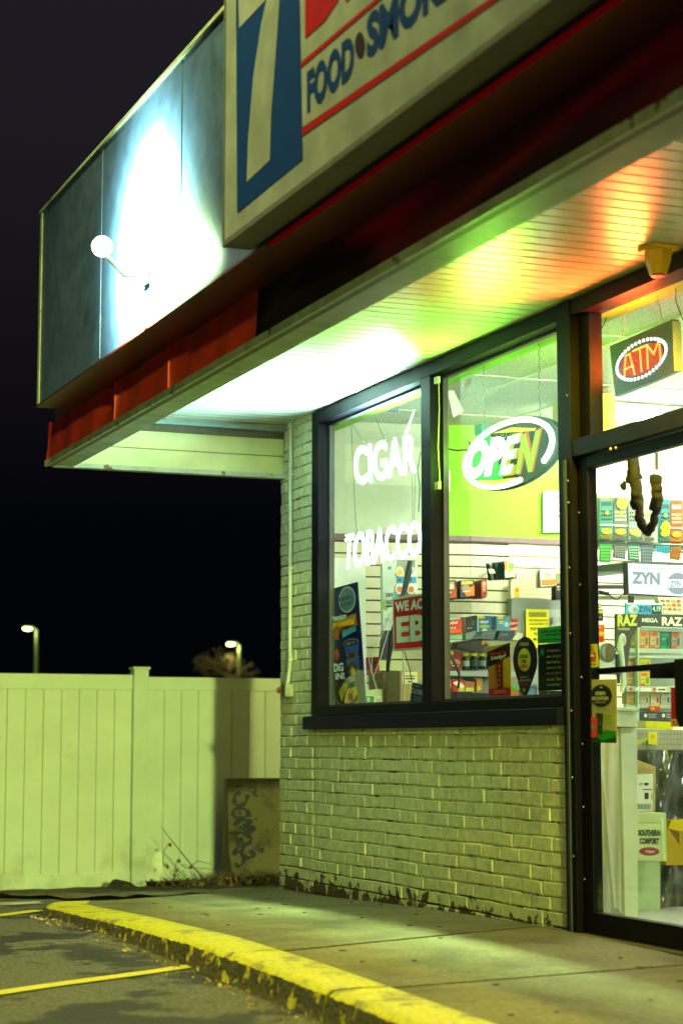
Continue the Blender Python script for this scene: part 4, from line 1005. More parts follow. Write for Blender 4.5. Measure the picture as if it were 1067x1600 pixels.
bagstack('leftmost hanging bags, brown with grey print, beside the window bar', (697, 906, 713, 936), ['7a3020', '2a1410', '5a1810'], [('r', .1, .08, .8, .5, 'a8a08c'), ('e', .5, .35, .3, .16, 'd0c8a8'), ('r', .1, .62, .7, .7, 'd8d0b0'), ('p', [(.5, .6), (1, .4), (1, 1), (.3, .95)], 'b8501c')], hk=(709, 899, 696, 904))
bagstack('middle hanging bags with black and bright orange print', (718, 906, 741, 934), ['38303c', '141418', '5a1c10'], [('r', .1, .05, .9, .25, 'd0c040'), ('e', .4, .45, .3, .18, 'a88a7c'), ('p', [(.3, .75), (.7, .45), (1, .3), (1, .95), (.4, .95)], 'd8801c'), ('r', .15, .62, .7, .7, 'd8c8a0')], hk=(728, 897, 721, 902))
bagstack('right hanging bags of red brown pouches', (751, 905, 761, 933), ['a04424', '7a2018', '8a2c18'], [('e', .5, .3, .3, .2, 'd8b08c'), ('r', .3, .3, .7, .7, 'c8986c'), ('r', .2, .8, .8, .86, '5a1810')], n=6, hk=(762, 893, 746, 907))
t = bagstack('dark bags with one green strip and a round clear pack, hanging higher than the rest', (788, 875, 805, 903), ['d0d8c4', '1c2430', '2a2c38', '1c6a48', '34303c'], [('e', .6, .35, .3, .2, '7ac83a'), ('e', .4, .6, .25, .16, 'c8c45a'), ('r', .3, .7, .8, .82, 'e8d8d0'), ('p', [(0, 0), (.35, 0), (.15, .5), (0, .6)], 'd08a3a')], n=7, dx=5, hk=(792, 867, 780, 872))
PX('Y', 10.98).slab([(762, 889), (771, 889), (774, 896), (765, 896)], C('e8e4d8'), .003).g.build('price_tag', t)
bagstack('pale blue bags with orange pieces hanging at the right of the pegboard', (843, 889, 869, 917), ['b8ccd0', '9a6a30'], [('r', .05, .6, .95, .95, 'c8742c'), ('e', .5, .35, .22, .2, 'd8c83a'), ('e', .5, .35, .1, .1, '4a8ab8'), ('r', .2, .1, .8, .2, 'e8ece0')], n=3, hk=(866, 884, 850, 890))
bagstack('orange and black bags hanging just left of the door post', (867, 895, 884, 936), ['1c1a18', '3a2a18'], [('r', 0, 0, 1, .4, 'b8721c'), ('r', .1, .5, .9, .56, 'a8a890'), ('r', .1, .62, .7, .66, 'a8a890'), ('e', .4, .2, .25, .1, '2a9a8a')], n=3)
t = thing('wall_hooks', 'empty wire hooks on the slatwall right of the dark bags', 'hook', at(824, 896, 'Y', 11.25)); hook(t, 841, 884, 812, 896); hook(t, 812, 893, 806, 897)
# shelf unit
SH = thing('shelf_unit', 'grey steel shelves of medicines and snacks behind the second window', 'shelf', at(750, 1110, 'Y', 10.7))
for (y, m, x1) in ((1000, mat('shelf cream', (.5, .5, .32), .4), 812), (1048, mat('shelf steel', (.28, .33, .3), .35, .1), 812), (1086, M['shelf steel'], 812)):
    a = at(690, y, 'Y', 10.55); b = at(x1, y, 'Y', 10.55); z2 = at(690, y + 8, 'Y', 10.55).z
    g = G(); g.box(a.x, b.x, 10.55, 10.56, z2, a.z, m); g.box(a.x, b.x, 10.56, 10.95, z2 + .012, a.z - .004, m); g.build('shelf_board', SH, bevel=.002)
a = at(690, 1000, 'Y', 10.95); b = at(815, 1110, 'Y', 10.95); G().box(a.x, b.x, 10.955, 10.97, b.z, at(690, 985, 'Y', 10.95).z, mat('shelf back', (.2, .22, .2), .5)).build('back_panel', SH)
def goods(name, lab, cat, q, col, art=(), texts=(), Y=10.6, th=.06, grp='goods on the steel shelves'): return pack(name, lab, cat, 'Y', Y, q, col, art, th, grp, texts=texts)
goods('medicine_pack', 'red medicine pack at the left end of the top shelf', 'medicine', [(694, 967), (721, 964), (722, 990), (694, 992)], 'd8280f', [('r', 0, 0, .9, .12, '9ac8b8'), ('e', .5, .8, .4, .12, 'e86a3a')], [('DayQuil', .05, .22, .75, .42, 'f2ece0', .04, .2), ('SEVERE', .15, .55, .65, .66, 'd8e8e0', .03)])
goods('price_rail', 'pale card under the red medicine pack', 'card', (694, 991, 722, 999), '8fb4a0', Y=10.61, th=.02)
t = goods('card_holder', 'dark grey leaflet holder standing between the red and the blue packs', 'leaflet holder', [(727, 964), (744, 961), (744, 1000), (727, 1000)], '80948c', [('p', [(0, .02), (1, 0), (1, .62), (0, .7)], '2a2a2c'), ('e', .7, .3, .2, .12, '1c5a30'), ('e', .35, .32, .2, .1, '4a2838'), ('r', .1, .48, .6, .52, '9a9a9a')])
goods('medicine_pack', 'blue and green medicine pack in the middle of the top shelf', 'medicine', (745, 962, 768, 990), '3a6a9a', [('r', 0, 0, .5, .16, 'c8d01c'), ('r', 0, .2, .1, 1, 'a8c8d8'), ('e', .5, .6, .35, .1, '9ac84a'), ('e', .5, .85, .2, .12, 'dfe4e8')], [('NyQuil', .18, .26, .75, .46, 'f2f2f2', .04, .2)])
goods('medicine_pack', 'pale blue medicine pack at the right of the top shelf', 'medicine', (771, 963, 797, 988), '6a94b0', [('r', 0, 0, .15, 1, '1c2c50'), ('r', .25, 0, .6, .18, 'd8d02c'), ('e', .75, .5, .14, .16, 'a8dcec'), ('r', .3, .3, .6, .36, 'e0e8f0'), ('r', .3, .42, .55, .47, 'e0e8f0')])
goods('aspirin_pack', 'red and white striped pack at the far right of the top shelf', 'medicine', (796, 968, 808, 990), 'd8d8c8', [('r', 0, 0, 1, .2, 'd0301c'), ('p', [(0, .4), (1, .3), (1, .5), (0, .62)], 'd0301c'), ('r', 0, .75, 1, .85, 'd0301c')], Y=10.65)
goods('tray_box', 'grey tent shaped carton lying open on the top shelf', 'carton', [(756, 986), (776, 983), (771, 1000), (747, 998)], '5c6868', [('r', .1, .3, .9, .4, '7c8888')], Y=10.5, th=.1)
goods('tray_box', 'dark blue tilted carton lying beside the grey tent shaped one', 'carton', [(781, 985), (806, 986), (800, 1000), (776, 999)], '3c4458', [('r', .15, .35, .6, .55, '6c7888')], Y=10.52, th=.1)
goods('cap', 'white and red folded cap resting at the end of the top shelf', 'cap', [(800, 1000), (808, 988), (816, 990), (822, 1000)], 'e2dfd0', [('p', [(0, .99), (.1, .8), (.6, .85), (.9, .99)], 'c8281c')], Y=10.52, th=.08)
goods('tea_box', 'dark red box with yellow tag at the left of the middle shelf', 'box', (695, 1015, 721, 1047), '86101c', [('r', .12, .05, .5, .25, 'c8c02c'), ('e', .6, .62, .3, .16, 'c88a5a'), ('e', .6, .8, .22, .14, '1c2428'), ('r', .4, .76, .8, .82, 'd8d0b0')])
for i, (x0, x1) in enumerate(((722, 733), (734, 746), (747, 758), (759, 768))):
    q = PX('Y', 10.62); cx = (x0 + x1) / 2; c = q.p(cx, 1047); c.z = q.p(cx, 1046).z; top = q.p(cx, 1021).z; w = (q.p(x1, 1040).x - q.p(x0, 1040).x) / 2
    t = thing('drink_bottle', ('dark bottle with yellow cap nearest the dark red box', 'dark bottle with yellow cap, second from the dark red box', 'dark bottle with yellow cap, third from the dark red box', 'dark bottle with yellow cap half behind the gold sign')[i], 'bottle', c, 'yellow capped bottles on the middle shelf')
    hgt = top - c.z; G().tube([c, c + Vector((0, 0, hgt * .7)), c + Vector((0, 0, hgt * .82)), c + Vector((0, 0, hgt * .86))], [w * .92, w * .92, w * .6, w * .5], C('16181a', .25), 14).build('body', t)
    G().tube([c + Vector((0, 0, hgt * .2)), c + Vector((0, 0, hgt * .55))], [w * .94, w * .94], C(('8a9a98', '3c4448', '7a8c90', '54605c')[i]), 14, False).build('label_band', t)
    G().tube([c + Vector((0, 0, hgt * .82)), c + Vector((0, 0, hgt))], [w * .8, w * .8], C('c8c81c'), 14).build('cap', t)
for q, c1, a, lab in (((695, 1062, 706, 1076), 'a8402c', [('e', .5, .6, .3, .25, 'd8b08c')], 'small red brown pack at the left of the lower shelf'), ((707, 1061, 725, 1082), 'c8301c', [('p', [(0, .3), (.5, .1), (1, .5), (1, .8)], 'e0dccc'), ('r', .5, .65, 1, 1, 'd8c81c')], 'red and white pack behind the bent black stem'), ((726, 1065, 741, 1081), '8a7a5c', [('e', .5, .3, .35, .25, 'b85a2c'), ('r', .1, .6, .9, 1, 'd0c82c')], 'brown and yellow pack right of the bent black stem'), ((743, 1060, 753, 1084), 'd0d8b8', [('r', .2, .1, .9, .5, 'd88a3c')], 'tall pale carton with orange print on the lower shelf'), ((744, 1060, 753, 1080), 'd09040', [('r', .2, .6, .7, .9, 'd8cc3c')], 'tall orange carton on the lower shelf')):
    if q[0] != 743: goods('snack_pack', lab, 'snack pack', q, c1, a, Y=10.58)
goods('wrapped_snack', 'orange and white striped wrapped snacks at the very bottom left of the second window', 'snack', (695, 1087, 709, 1097), 'd8c8b0', [('p', [(.1, 0), (.3, 0), (.5, 1), (.3, 1)], 'c8641c'), ('p', [(.5, 0), (.7, 0), (.9, 1), (.7, 1)], 'c8641c')], Y=10.3)
# scanner with bent stem
t = thing('desk_lamp', 'black gooseneck desk lamp bent over the counter in the second window', 'desk lamp', at(725, 1100, 'Y', 10.1))
Y1 = lambda x, y, Y=10.1: at(x, y, 'Y', Y)
G().tube([Y1(752, 998), Y1(738, 999), Y1(724, 1003), Y1(708, 1005), Y1(701, 1012), Y1(703, 1024), Y1(711, 1038), Y1(717, 1052), Y1(717, 1066), Y1(715, 1076)], .0075, 'black', 8).build('stem', t)
g = G(); g.prism([Y1(712, 1003), Y1(752, 998), Y1(765, 1008), Y1(742, 1020), Y1(712, 1014)], (0, .12, 0), mat('lamp head', (.035, .03, .035), .3, .15)); g.build('head', t, bevel=.008)
g = G(); g.prism([Y1(711, 1080), Y1(738, 1080), Y1(735, 1100), Y1(716, 1100)], (0, .14, 0), 'black'); g.build('base', t, bevel=.005)
g = G(); g.prism([Y1(752, 1002), Y1(756, 1001), Y1(755, 1007), Y1(752, 1008)], (0, -.01, 0), C('d8901c')); g.build('switch', t)
pack('dark_tray', 'black plastic tray beside the desk lamp base', 'tray', 'Y', 10.2, (739, 1083, 764, 1102), '141618', ln(4, '24282a', .05, .95, .1, .9, .5), .12)
# stickers and cards in the second window
for i, (q, lab) in enumerate((((762, 1088, 768, 1094), ''), )):
    pass
t = pack('lottery_card', 'upright red and gold lottery card clipped in the second window', 'advertising card', 'X', IX, [(761, 1011), (796.5, 1004), (798, 1087), (763.5, 1088)], 'c89a20',
     [('p', [(0, .1), (1, 0), (1, .28), (0, .42)], '0c0a0a'), ('r', 0, .85, 1, 1, 'c0141c'), ('p', [(.38, .35), (.66, .3), (.66, .85), (.44, .85)], '7c1010'), ('p', [(.7, .3), (1, .26), (1, .84), (.72, .84)], 'd0a41c'), ('p', [(.02, .45), (.36, .38), (.42, .84), (.04, .84)], 'b8741c')] +
     [('e', .54, .42 + .09 * i, .05, .025, 'd87a5a') for i in range(5)] + [('r', .3, .89 + .035 * i, .85, .905 + .035 * i, 'e0a090') for i in range(2)], .004,
     texts=[('Feeling', .14, .13, .92, .2, 'd0201c', .04, .3), ('Lucky?', .2, .2, .88, .3, 'e0e4c0', .04, .3)])
for x in (768, 794): P = PX('X', IX + .0); P.ell(x, 1091.5, 2.6, 3, C('5a7a68'), .002, 12, th=.01); P.g.build('clip', t)
P = PX('X', IX + .005); P.slab([(765, 1086), (798, 1086), (799, 1097), (766, 1098)], C('16161c'), .01); P.g.build('stand', t)
oc_ = PX('X', IX)
t = thing('oval_sticker', 'dark oval teardrop sticker with a yellow centre reading LOCALS WIN HERE', 'sticker', oc_.p(820, 1096))
P = PX('X', IX); tp = [(820 + 19 * math.sin(a), 1030 - 35 * math.cos(a)) for a in [(-2.2 + 4.4 * i / 24) for i in range(25)]]
P.slab(tp + [(826, 1078), (819, 1095), (812, 1078)], C('1c1428'), .002); P.g.build('backing', t)
P = PX('X', IX); P.ell(819.5, 1031, 10, 18, C('c8c83c'), .003, 24); P.slab([(813, 1004), (826, 1003.5), (826, 1009), (813, 1009.5)], C('8f8f5c'), .0005, .003); P.ell(819, 1078, 2.6, 3.2, C('a8a060'), .003, 12); P.g.build('artwork', t)
P = PX('X', IX)
P.text('LOCALS', [(812.5, 1023), (825.5, 1022), (825.5, 1028), (812.5, 1029)], C('1c1a3c'), .005, .04); P.text('WIN', [(816, 1031), (823, 1030.5), (823, 1036), (816, 1036.5)], C('1c1a3c'), .005, .04); P.text('HERE', [(814, 1038.5), (825, 1038), (825, 1044), (814, 1044.5)], C('d8401c'), .005, .04)
P.text('THANKS FOR', [(813, 1057), (826, 1056), (826, 1059), (813, 1060)], C('b8b4c8'), .004, .02); P.text('PLAYING HERE', [(809, 1062), (830, 1061), (830, 1064.5), (809, 1065.5)], C('b8b4c8'), .004, .02); P.text('RESPONSIBLY', [(812, 1068), (827, 1067.5), (827, 1071), (812, 1071.5)], C('a8301c'), .004, .02)
P.g.build('lettering', t)
pack('court_notice', 'bright green notice about a federal court in the second window', 'notice', 'X', IX - .003, [(839, 981), (881, 977), (881, 1004), (839.5, 1006)], '3cc860', (), .003,
     texts=[('A FEDERAL COURT HAS O', .08, .2, .98, .34, '16401c', .03), ('PHILIP MORRIS USA,', .32, .45, .98, .58, '16401c', .03), ('R.J. REYNOLDS TOBACCO', .04, .72, .98, .86, '16401c', .03)])
wt = [('All cigarettes ca-', .12), ('ncer, lung dise-', .24), ('heart attacks, an-', .36), ('premature death', .48), ('low tar, ultra ligh', .6), ('naturals. There is', .72)]
t = pack('warning_poster', 'black health warning poster with cream text and a green star below the green notice', 'poster', 'X', IX, [(839.5, 1007), (882, 1004), (882, 1078), (840.5, 1080)], '0b0d18',
     [('p', [(.17 + (.125 if j % 2 == 0 else .03) * math.cos(j * math.pi / 8), .17 + (.14 if j % 2 == 0 else .035) * math.sin(j * math.pi / 8)) for j in range(16)], '3cc870')], .003,
     texts=[(s, .34, w, .98, w + .075, 'c8c080', .03) for s, w in wt] + [('safe cigarette.', .34, .84, .84, .915, 'c8c080', .03)])
pack('photo_strip', 'grey strip with small pictures under the black warning poster', 'card', 'X', IX, [(841, 1080), (882, 1079), (882, 1096), (841, 1097)], '5a6468', [('e', .28, .35, .08, .25, 'c8401c'), ('e', .4, .35, .07, .25, 'd09a2c'), ('r', .2, .7, .5, .92, 'dfdfd0')] + [('r', .62 + .13 * i, .1, .66 + .13 * i, .85, 'c0c4b8') for i in range(3)], .003)
pack('drink_bottle', 'orange bottle with green cap at the foot of the oval sticker', 'bottle', 'Y', 10.0, [(800, 1072), (808, 1072), (814, 1098), (799, 1098)], 'b87a3c', [('r', 0, 0, 1, .22, '3cb82c'), ('r', .2, .5, .8, .7, 'd8641c')], .05)
pack('blue_pack', 'blue wrapped pack behind the tip of the oval sticker', 'snack pack', 'Y', 10.1, [(812, 1078), (838, 1070), (840, 1100), (816, 1100)], '3c5a80', [('p', [(.2, .2), (.8, .1), (.9, .6), (.3, .7)], '54789a')], .05)
# ---- seen through the door
pack('ticket_case', 'clear case of lottery scratch tickets hanging high behind the door', 'ticket dispenser', 'Y', 9.75, (934, 776, 1078, 848), 'b8ccb8', [('r', .0, .0, 1, .03, '9ac8a0')], .06)
P = PX('Y', 9.75); P.slab([(922, 774), (934, 772), (934, 848), (924, 848)], C('88a886'), .02); P.slab([(922, 847), (1080, 853), (1080, 858), (922, 852)], C('26303a'), .12, .03)
tag(P.g.build('case_rail'), 'dark rail and green side panel of the ticket case', 'rail')
TKC = [('4a9c8a', 'd8b01c', 'teal'), ('7a8078', 'd0b020', 'grey green'), ('9ab4a4', 'e0c83c', 'pale sage'), ('c8b4ac', 'd8c04c', 'pink grey'), ('3a94a0', 'e0b81c', 'turquoise'), ('c8622c', 'e8a82c', 'orange red'), ('7a9a4c', 'd8c04c', 'olive')]
for i, (x0, x1) in enumerate(((936, 957), (958, 979), (981, 1001), (1003, 1021), (1029, 1046), (1047, 1065), (1067, 1078))):
    a, b, nm = TKC[i]; y0 = 777 + i * 1.0
    art = [('r', 0, 0, 1, .04, 'd8902c' if i == 0 else a), ('r', .1, .1, .9, .2, 'a8c8b4' if i % 2 else '3a5a58')] + [('r', .08 + .17 * c, .3 + .09 * r, .2 + .17 * c, .35 + .09 * r, 'c8d0b8' if i % 2 else '2c3c3a') for r in range(3) for c in range(5)] + \
          [('r', 0, .62, 1, .66, 'dfe8dc'), ('e', .5, .36, .15, .05, b), ('e', .45, .78, .4, .07, b if i != 3 else 'd8c8c4'), ('r', .08, .88, .92, .96, '8a6a1c' if i in (0, 5) else '4a5a4c')]
    if i == 1: art.append(('s', .55, .13, .46, .15, 'e6e04c'))
    if i == 4: art.append(('s', .5, .64, .46, .17, 'e8c80c'))
    pack('scratch_ticket', nm + ' scratch ticket strip in the clear case, number %s from the door post side' % ('one', 'two', 'three', 'four', 'five', 'six', 'seven')[i], 'lottery ticket', 'Y', 9.735, (x0, y0, x1, y0 + 68), a, art, .003, 'scratch tickets in the clear case')
for i, (q, a, b, nm) in enumerate((([(936, 850), (956, 850), (953, 879), (935, 878)], '2c8a3c', '6ac05a', 'green'), ([(959, 851), (979, 851), (976, 874), (956, 871)], '4c524c', '8a948a', 'dark grey'), ([(980, 851), (999, 851), (998, 877), (980, 875)], '2a6a58', 'a8c8b4', 'dark teal'), ([(1001, 852), (1021, 852), (1018, 882), (1000, 880)], '4c5c64', '7a8c94', 'slate'), ([(1024, 853), (1046, 853), (1044, 866), (1023, 862)], '2ca0b4', '1c6a7c', 'cyan'), ([(1047, 854), (1064, 854), (1061, 876), (1045, 873)], '6a6a2c', 'b84a1c', 'olive and red'))):
    pack('hanging_ticket', nm + ' ticket hanging below the rail of the ticket case', 'lottery ticket', 'Y', 9.6, q, a, [('r', .08 + .18 * c, .12 + .17 * r, .2 + .18 * c, .22 + .17 * r, b) for r in range(5) for c in range(5)], .002, 'tickets hanging below the rail')
# illuminated display screen
t = thing('lit_display', 'bright white backlit panel with grey ZYN lettering above the counter', 'illuminated display', at(1030, 932, 'Y', 9.5))
P = PX('Y', 9.5); P.slab([(979, 878), (1085, 882), (1085, 935), (980, 929)], 'dark metal', .05); P.g.build('housing', t, bevel=.003)
P = PX('Y', 9.498); P.slab([(980.5, 880), (1084, 884), (1084, 933), (982, 927)], glow('screen white', (.86, .98, 1), 1.5), .001); P.g.build('screen', t)
P = PX('Y', 9.495); lg = glow('screen grey', (.55, .68, .66), .9); P.text('ZYN', [(986, 893), (1030, 895), (1030, 914), (986, 912)], lg, .001, .05); P.ell(1058, 912, 17, 17, glow('screen mid', (.6, .66, .66), .95), .001); P.rect(1042, 905, 1066, 918, M['screen white'], .002); P.text('ZYN', [(1046, 908), (1062, 907), (1062, 916), (1046, 917)], lg, .003, .03); P.rect(1000, 888, 1084, 888.6, lg, .001); P.g.build('lettering', t)
pack('price_board', 'blue strip sign reading ZYN with digits below the white panel', 'sign', 'Y', 9.45, [(978, 942), (1034, 943), (1034, 962), (977, 959)], '4aa8c8', [('r', 0, 0, 1, .12, 'd8ecec'), ('e', .2, .55, .14, .38, 'd0e4e4'), ('e', .24, .6, .08, .25, '7aa0a0'), ('r', .7, .15, .96, .95, '1c3c3c')], .02, texts=[('ZYN', .33, .28, .66, .78, '1c5a9a', .04), ('4.19', .72, .22, .94, .68, 'c8e0c8', .03)])
pack('snack_row', 'row of red and white cartons right of the blue strip sign', 'cartons', 'Y', 9.47, [(1027, 933), (1070, 934), (1070, 960), (1035, 958)], 'dfe0c8', [('r', .05 + .2 * i, .15 + .25 * j, .2 + .2 * i, .3 + .25 * j, ('c8501c', '8a8a7c', 'd0a02c')[(i + j) % 3]) for i in range(4) for j in range(3)], .05)
# shelf bracket and rails
t = thing('shelf_bracket', 'grey steel bracket arm left of the white lit panel', 'bracket', at(925, 900, 'Y', 9.9))
P = PX('Y', 9.9); P.slab([(921, 885), (980, 877), (980, 896), (934, 901), (921, 901)], 'grey metal', .02); P.g.build('arm', t, bevel=.002)
for (x0, y0, x1, y1) in ((930, 914, 982, 920), (928, 903, 934, 1000), (983, 930, 990, 944)): P = PX('Y', 9.95); P.slab([(x0, y0), (x1, y0), (x1, y1), (x0, y1)], 'dark metal', .02); P.g.build('rail', t)
G().tube([at(*q, 'Y', 9.8) for q in [(934, 923), (942, 926), (952, 930), (958, 935), (964, 937), (975, 926)]], .004, 'black', 6).build('cable', t)
G().tube([at(*q, 'Y', 9.8) for q in [(936, 925), (950, 928)]], .012, 'black', 8).build('plug', t)
pack('cable_tray', 'pale olive trunking strip on the wall under the bracket', 'trunking', 'Y', 10.2, (934, 931, 1030, 937), '8f9474', th=.03)
for q, c1, a, lab in ((( 927, 943, 938, 950), '6a6a1c', [('r', .1, .3, .9, .7, 'c8c82c')], 'yellow and black blister card, topmost on the strip left of the counter'), ((930, 952, 942, 970), '1c2024', [('r', .05, .1, .95, .35, 'b8a82c'), ('r', .2, .6, .8, .8, '4a5a68')], 'black blister card with a yellow header'), ((925, 976, 944, 988), 'd0501c', [('e', .5, .3, .15, .2, 'e0a05c')], 'orange tag with punched hole above the yellow label'), ((926, 985, 944, 1004), 'd8781c', [('r', .1, .1, .9, .4, 'e0b02c'), ('e', .7, .7, .2, .2, 'b8301c')], 'orange and yellow pouch hanging under the orange tag'), ((923, 900, 929, 940), 'a8b0a8', [('r', 0, .2, 1, .35, 'c84a2c'), ('r', 0, .55, 1, .65, '2c3c4c'), ('r', 0, .8, 1, .9, 'b85a3c')], 'narrow strip of small coloured packs by the door edge')):
    pack('hanging_pack', lab, 'hanging pack', 'Y', 9.3, q, c1, a, .01)
# vape display
t = pack('header_sign', 'dark grey sign reading RAZ MEGA RAZ over the counter display', 'sign', 'Y', 9.1, [(997, 959), (1080, 961), (1080, 983), (997, 980)], '3c4644', [('r', .05, .92, .85, .99, 'c8d8dc')], .02, texts=[('MEGA', .06, .3, .36, .62, 'd0d8d0', .05), ('RAZ', .43, .18, .82, .82, 'dfe4d8', .05)])
t = pack('side_sign', 'dark display side panel with yellow green RAZ letters', 'sign', 'Y', 9.09, [(962, 959), (996.5, 959), (996.5, 978), (985, 1000), (980, 1045), (962, 1010)], '40433e', (), .02)
P = PX('Y', 9.085); P.text('RAZ', [(964, 960), (995, 960), (995, 978), (964, 979)], C('bcc45c'), .001, .05); P.text('TN9000', [(964, 981), (983, 981), (983, 985), (964, 985)], C('a8ac98'), .001, .04); P.g.build('lettering', t)
ct = thing('counter_display', 'stepped white and clear display rack holding small colourful vape boxes', 'display rack', at(1030, 1150, 'Y', 9.2))
for (y, h) in ((1013, 7), (1024, 4), (1072, 9), (1101, 5), (1112, 16)):
    P = PX('Y', 9.12); P.slab([(978, y), (1080, y + 1), (1080, y + h + 1), (978, y + h)], C('a8b8b0' if h < 10 else '444a5c'), .02); P.g.build('shelf_lip', ct, bevel=.001)
P = PX('Y', 9.28); P.slab([(975, 980), (1082, 982), (1082, 1130), (975, 1130)], C('8a9a94'), .01); P.g.build('back', ct)
P = PX('Y', 9.1); P.slab([(996, 980), (998, 980), (998, 1128), (996, 1128)], C('c0d0c4'), .12); P.g.build('divider', ct)
P = PX('Y', 9.095); P.text('UP', [(990, 1074), (996, 1074), (996, 1080), (990, 1080)], C('f0f4ec'), .006, .05); P.text('GAMER', [(999, 1074), (1017, 1075), (1017, 1081), (999, 1080)], C('f0f4ec'), .006, .05); P.ell(984, 1077, 2.6, 2.6, C('c84a2c'), .006, 12); P.ell(1021, 1077, 2.6, 2.6, C('c84a2c'), .006, 12); P.rect(1024, 1074, 1040, 1081, C('dfe4d8'), .006); P.rect(1026, 1076, 1038, 1079, C('4a6a4c'), .007)
for x in (1010, 1038): P.ell(x - 3, 1118, 2.4, 3, C('e8ecd8'), .006, 10); P.text('DISPOSABLE', [(x + 1, 1115), (x + 14, 1115), (x + 14, 1118), (x + 1, 1118)], C('a8b0b8'), .006, .03); P.text('VAPE DEVICE', [(x + 1, 1119), (x + 13, 1119), (x + 13, 1122), (x + 1, 1122)], C('a8b0b8'), .006, .03)
P.g.build('lettering', ct)
def vape(q, c1, c2, c3, lab):
    pack('vape_box', lab, 'vape box', 'Y', 9.14, q, c1, [('e', .45, .18, .38, .13, c2), ('r', .1, .4, .55, .46, 'c8c4b0'), ('r', .1, .52, .5, .57, '8a8a7c'), ('r', .62, .45, .82, .85, c3), ('e', .72, .45, .1, .06, c3), ('r', .0, .85, .5, 1, c2)], .05, 'vape boxes on the counter display')
R1 = 'on the upper step'; 
vape((985, 985, 996, 1008), '9aa04c', 'c8a82c', '8a5a2c', 'yellow green vape box on the upper step, left of the divider')
vape((999, 986, 1013, 1012), 'd0a88c', 'd8682c', '5a6a6c', 'orange topped vape box just right of the divider, upper step')
vape((1015, 986, 1030, 1012), 'ccb4a0', 'cc7048', '6a7a7c', 'pinkish orange vape box left of the teal one')
vape((1031, 987, 1046, 1013), '2c8c84', '3ca49c', '1c5c5c', 'teal vape box on the upper step')
vape((1048, 987, 1063, 1013), 'a8a09c', 'b8685c', '5a6068', 'grey and red vape box right of the teal one')
vape((978, 1029, 996, 1045), 'b89a5c', 'c87a2c', '5c4c3c', 'brown and orange vape box on the middle step, left of the divider')
vape((999, 1029, 1016, 1043), 'd0cc3c', 'e0e04c', 'c8841c', 'bright yellow vape box on the middle step')
vape((978, 1052, 996, 1071), 'b0a078', 'c8762c', '8a8a6c', 'tan vape box behind the push bar, left of the divider')
vape((999, 1050, 1015, 1071), 'c8c43c', 'd8682c', '4c9a3c', 'yellow vape box with green spot behind the push bar')
vape((978, 1082, 996, 1100), 'b8a47c', 'c8822c', '3c5060', 'tan vape box on the lower step, left of the divider')
vape((999, 1082, 1014, 1101), 'b0b8b0', 'c89a8c', '8a7a2c', 'grey vape box with a brown device on the lower step')
vape((1016, 1082, 1030, 1101), 'b8c0b0', 'c8a09c', 'c0281c', 'grey vape box with a red device on the lower step')
vape((1032, 1082, 1047, 1101), 'a8bcb4', 'c0a8a0', '5c6c80', 'grey vape box with a blue grey device on the lower step')
pack('small_box', 'orange red flat pack lying on the bottom lip of the display', 'box', 'Y', 9.08, (1015, 1103, 1031, 1111), 'c8541c', [('r', .1, .3, .4, .8, 'd88a4c'), ('r', .5, .3, .8, .8, 'a83a1c')], .02)
pack('red_notice', 'red and cream notice beside the door handle', 'notice', 'X', XF + .017, [(1047, 1074), (1068, 1073), (1068, 1136), (1048, 1136)], 'b01418', [('r', 0, .8, 1, 1, 'd8c8a0'), ('e', .75, .45, .25, .28, 'd0c8a8')], .002, texts=[('PUSH', .15, .84, .9, .95, 'c0181c', .04)])
pack('yellow_shelf_strip', 'yellow price strip under the counter display', 'price strip', 'Y', 9.05, [(994, 1126), (1050, 1128), (1050, 1140), (994, 1138)], 'c8c41c', [('r', .0, 0, .25, 1, '9a9a54'), ('r', .5, 0, .52, 1, 'a8a83c')], .02)
# mirror, scoop and yellow sticker, posters on the door glass
t = thing('round_mirror', 'round framed mirror hanging left of the vape display', 'mirror', at(949, 1036, 'Y', 9.0))
P = PX('Y', 9.0); P.ell(949, 1020, 13, 15.5, M['chrome'], 0, 28, th=.02); P.g.build('rim', t)
P = PX('Y', 8.998); P.ell(949, 1019, 10.5, 13, mat('mirror', (.8, .8, .7), .08, .05, metal=1), .001, 28); P.g.build('glass_face', t)
pack('clear_bag', 'crumpled clear bag hanging behind the round mirror', 'bag', 'Y', 9.1, [(930, 1008), (944, 1006), (962, 1020), (962, 1046), (932, 1046)], 'c8d4c4', [('e', .4, .8, .3, .15, 'a8b8a4'), ('e', .7, .6, .2, .2, 'dfe8dc')], .03)
pack('window_sticker', 'narrow yellow sticker with a red square on the door glass', 'sticker', 'X', XF + .017, [(917, 1007), (932, 1006), (934, 1042), (918, 1044)], 'd8c834', [('r', .15, .36, .85, .64, 'c8241c'), ('r', .15, .68, .85, .76, 'c8241c')], .001, texts=[("DON'T", .3, .08, .75, .16, '2c2c14', .03), ('NEED', .3, .2, .75, .28, '2c2c14', .03), ('100s', .28, .42, .74, .56, 'f0e8d8', .05), ('BUY HERE', .15, .86, .85, .92, '2c2c14', .02)])
t = thing('clear_scoop', 'tall clear plastic wand display standing left of the vape boxes', 'display', at(972, 1080, 'Y', 8.9))
Y2 = lambda x, y: at(x, y, 'Y', 8.9)
G().tube([Y2(970, 994), Y2(968, 1010), Y2(972, 1040), Y2(974, 1068), Y2(970, 1080)], [.012, .018, .014, .016, .012], 'clear plastic', 10).build('tube', t)
G().ball(Y2(972, 1000), (.022, .015, .035), mat('pale plastic', (.4, .42, .36), .3), 10, 8).build('head', t)
G().tube([Y2(963, 1022), Y2(964, 1040), Y2(966, 1068)], [.01, .013, .008], C('1c2a44'), 8).build('inner_stem', t)
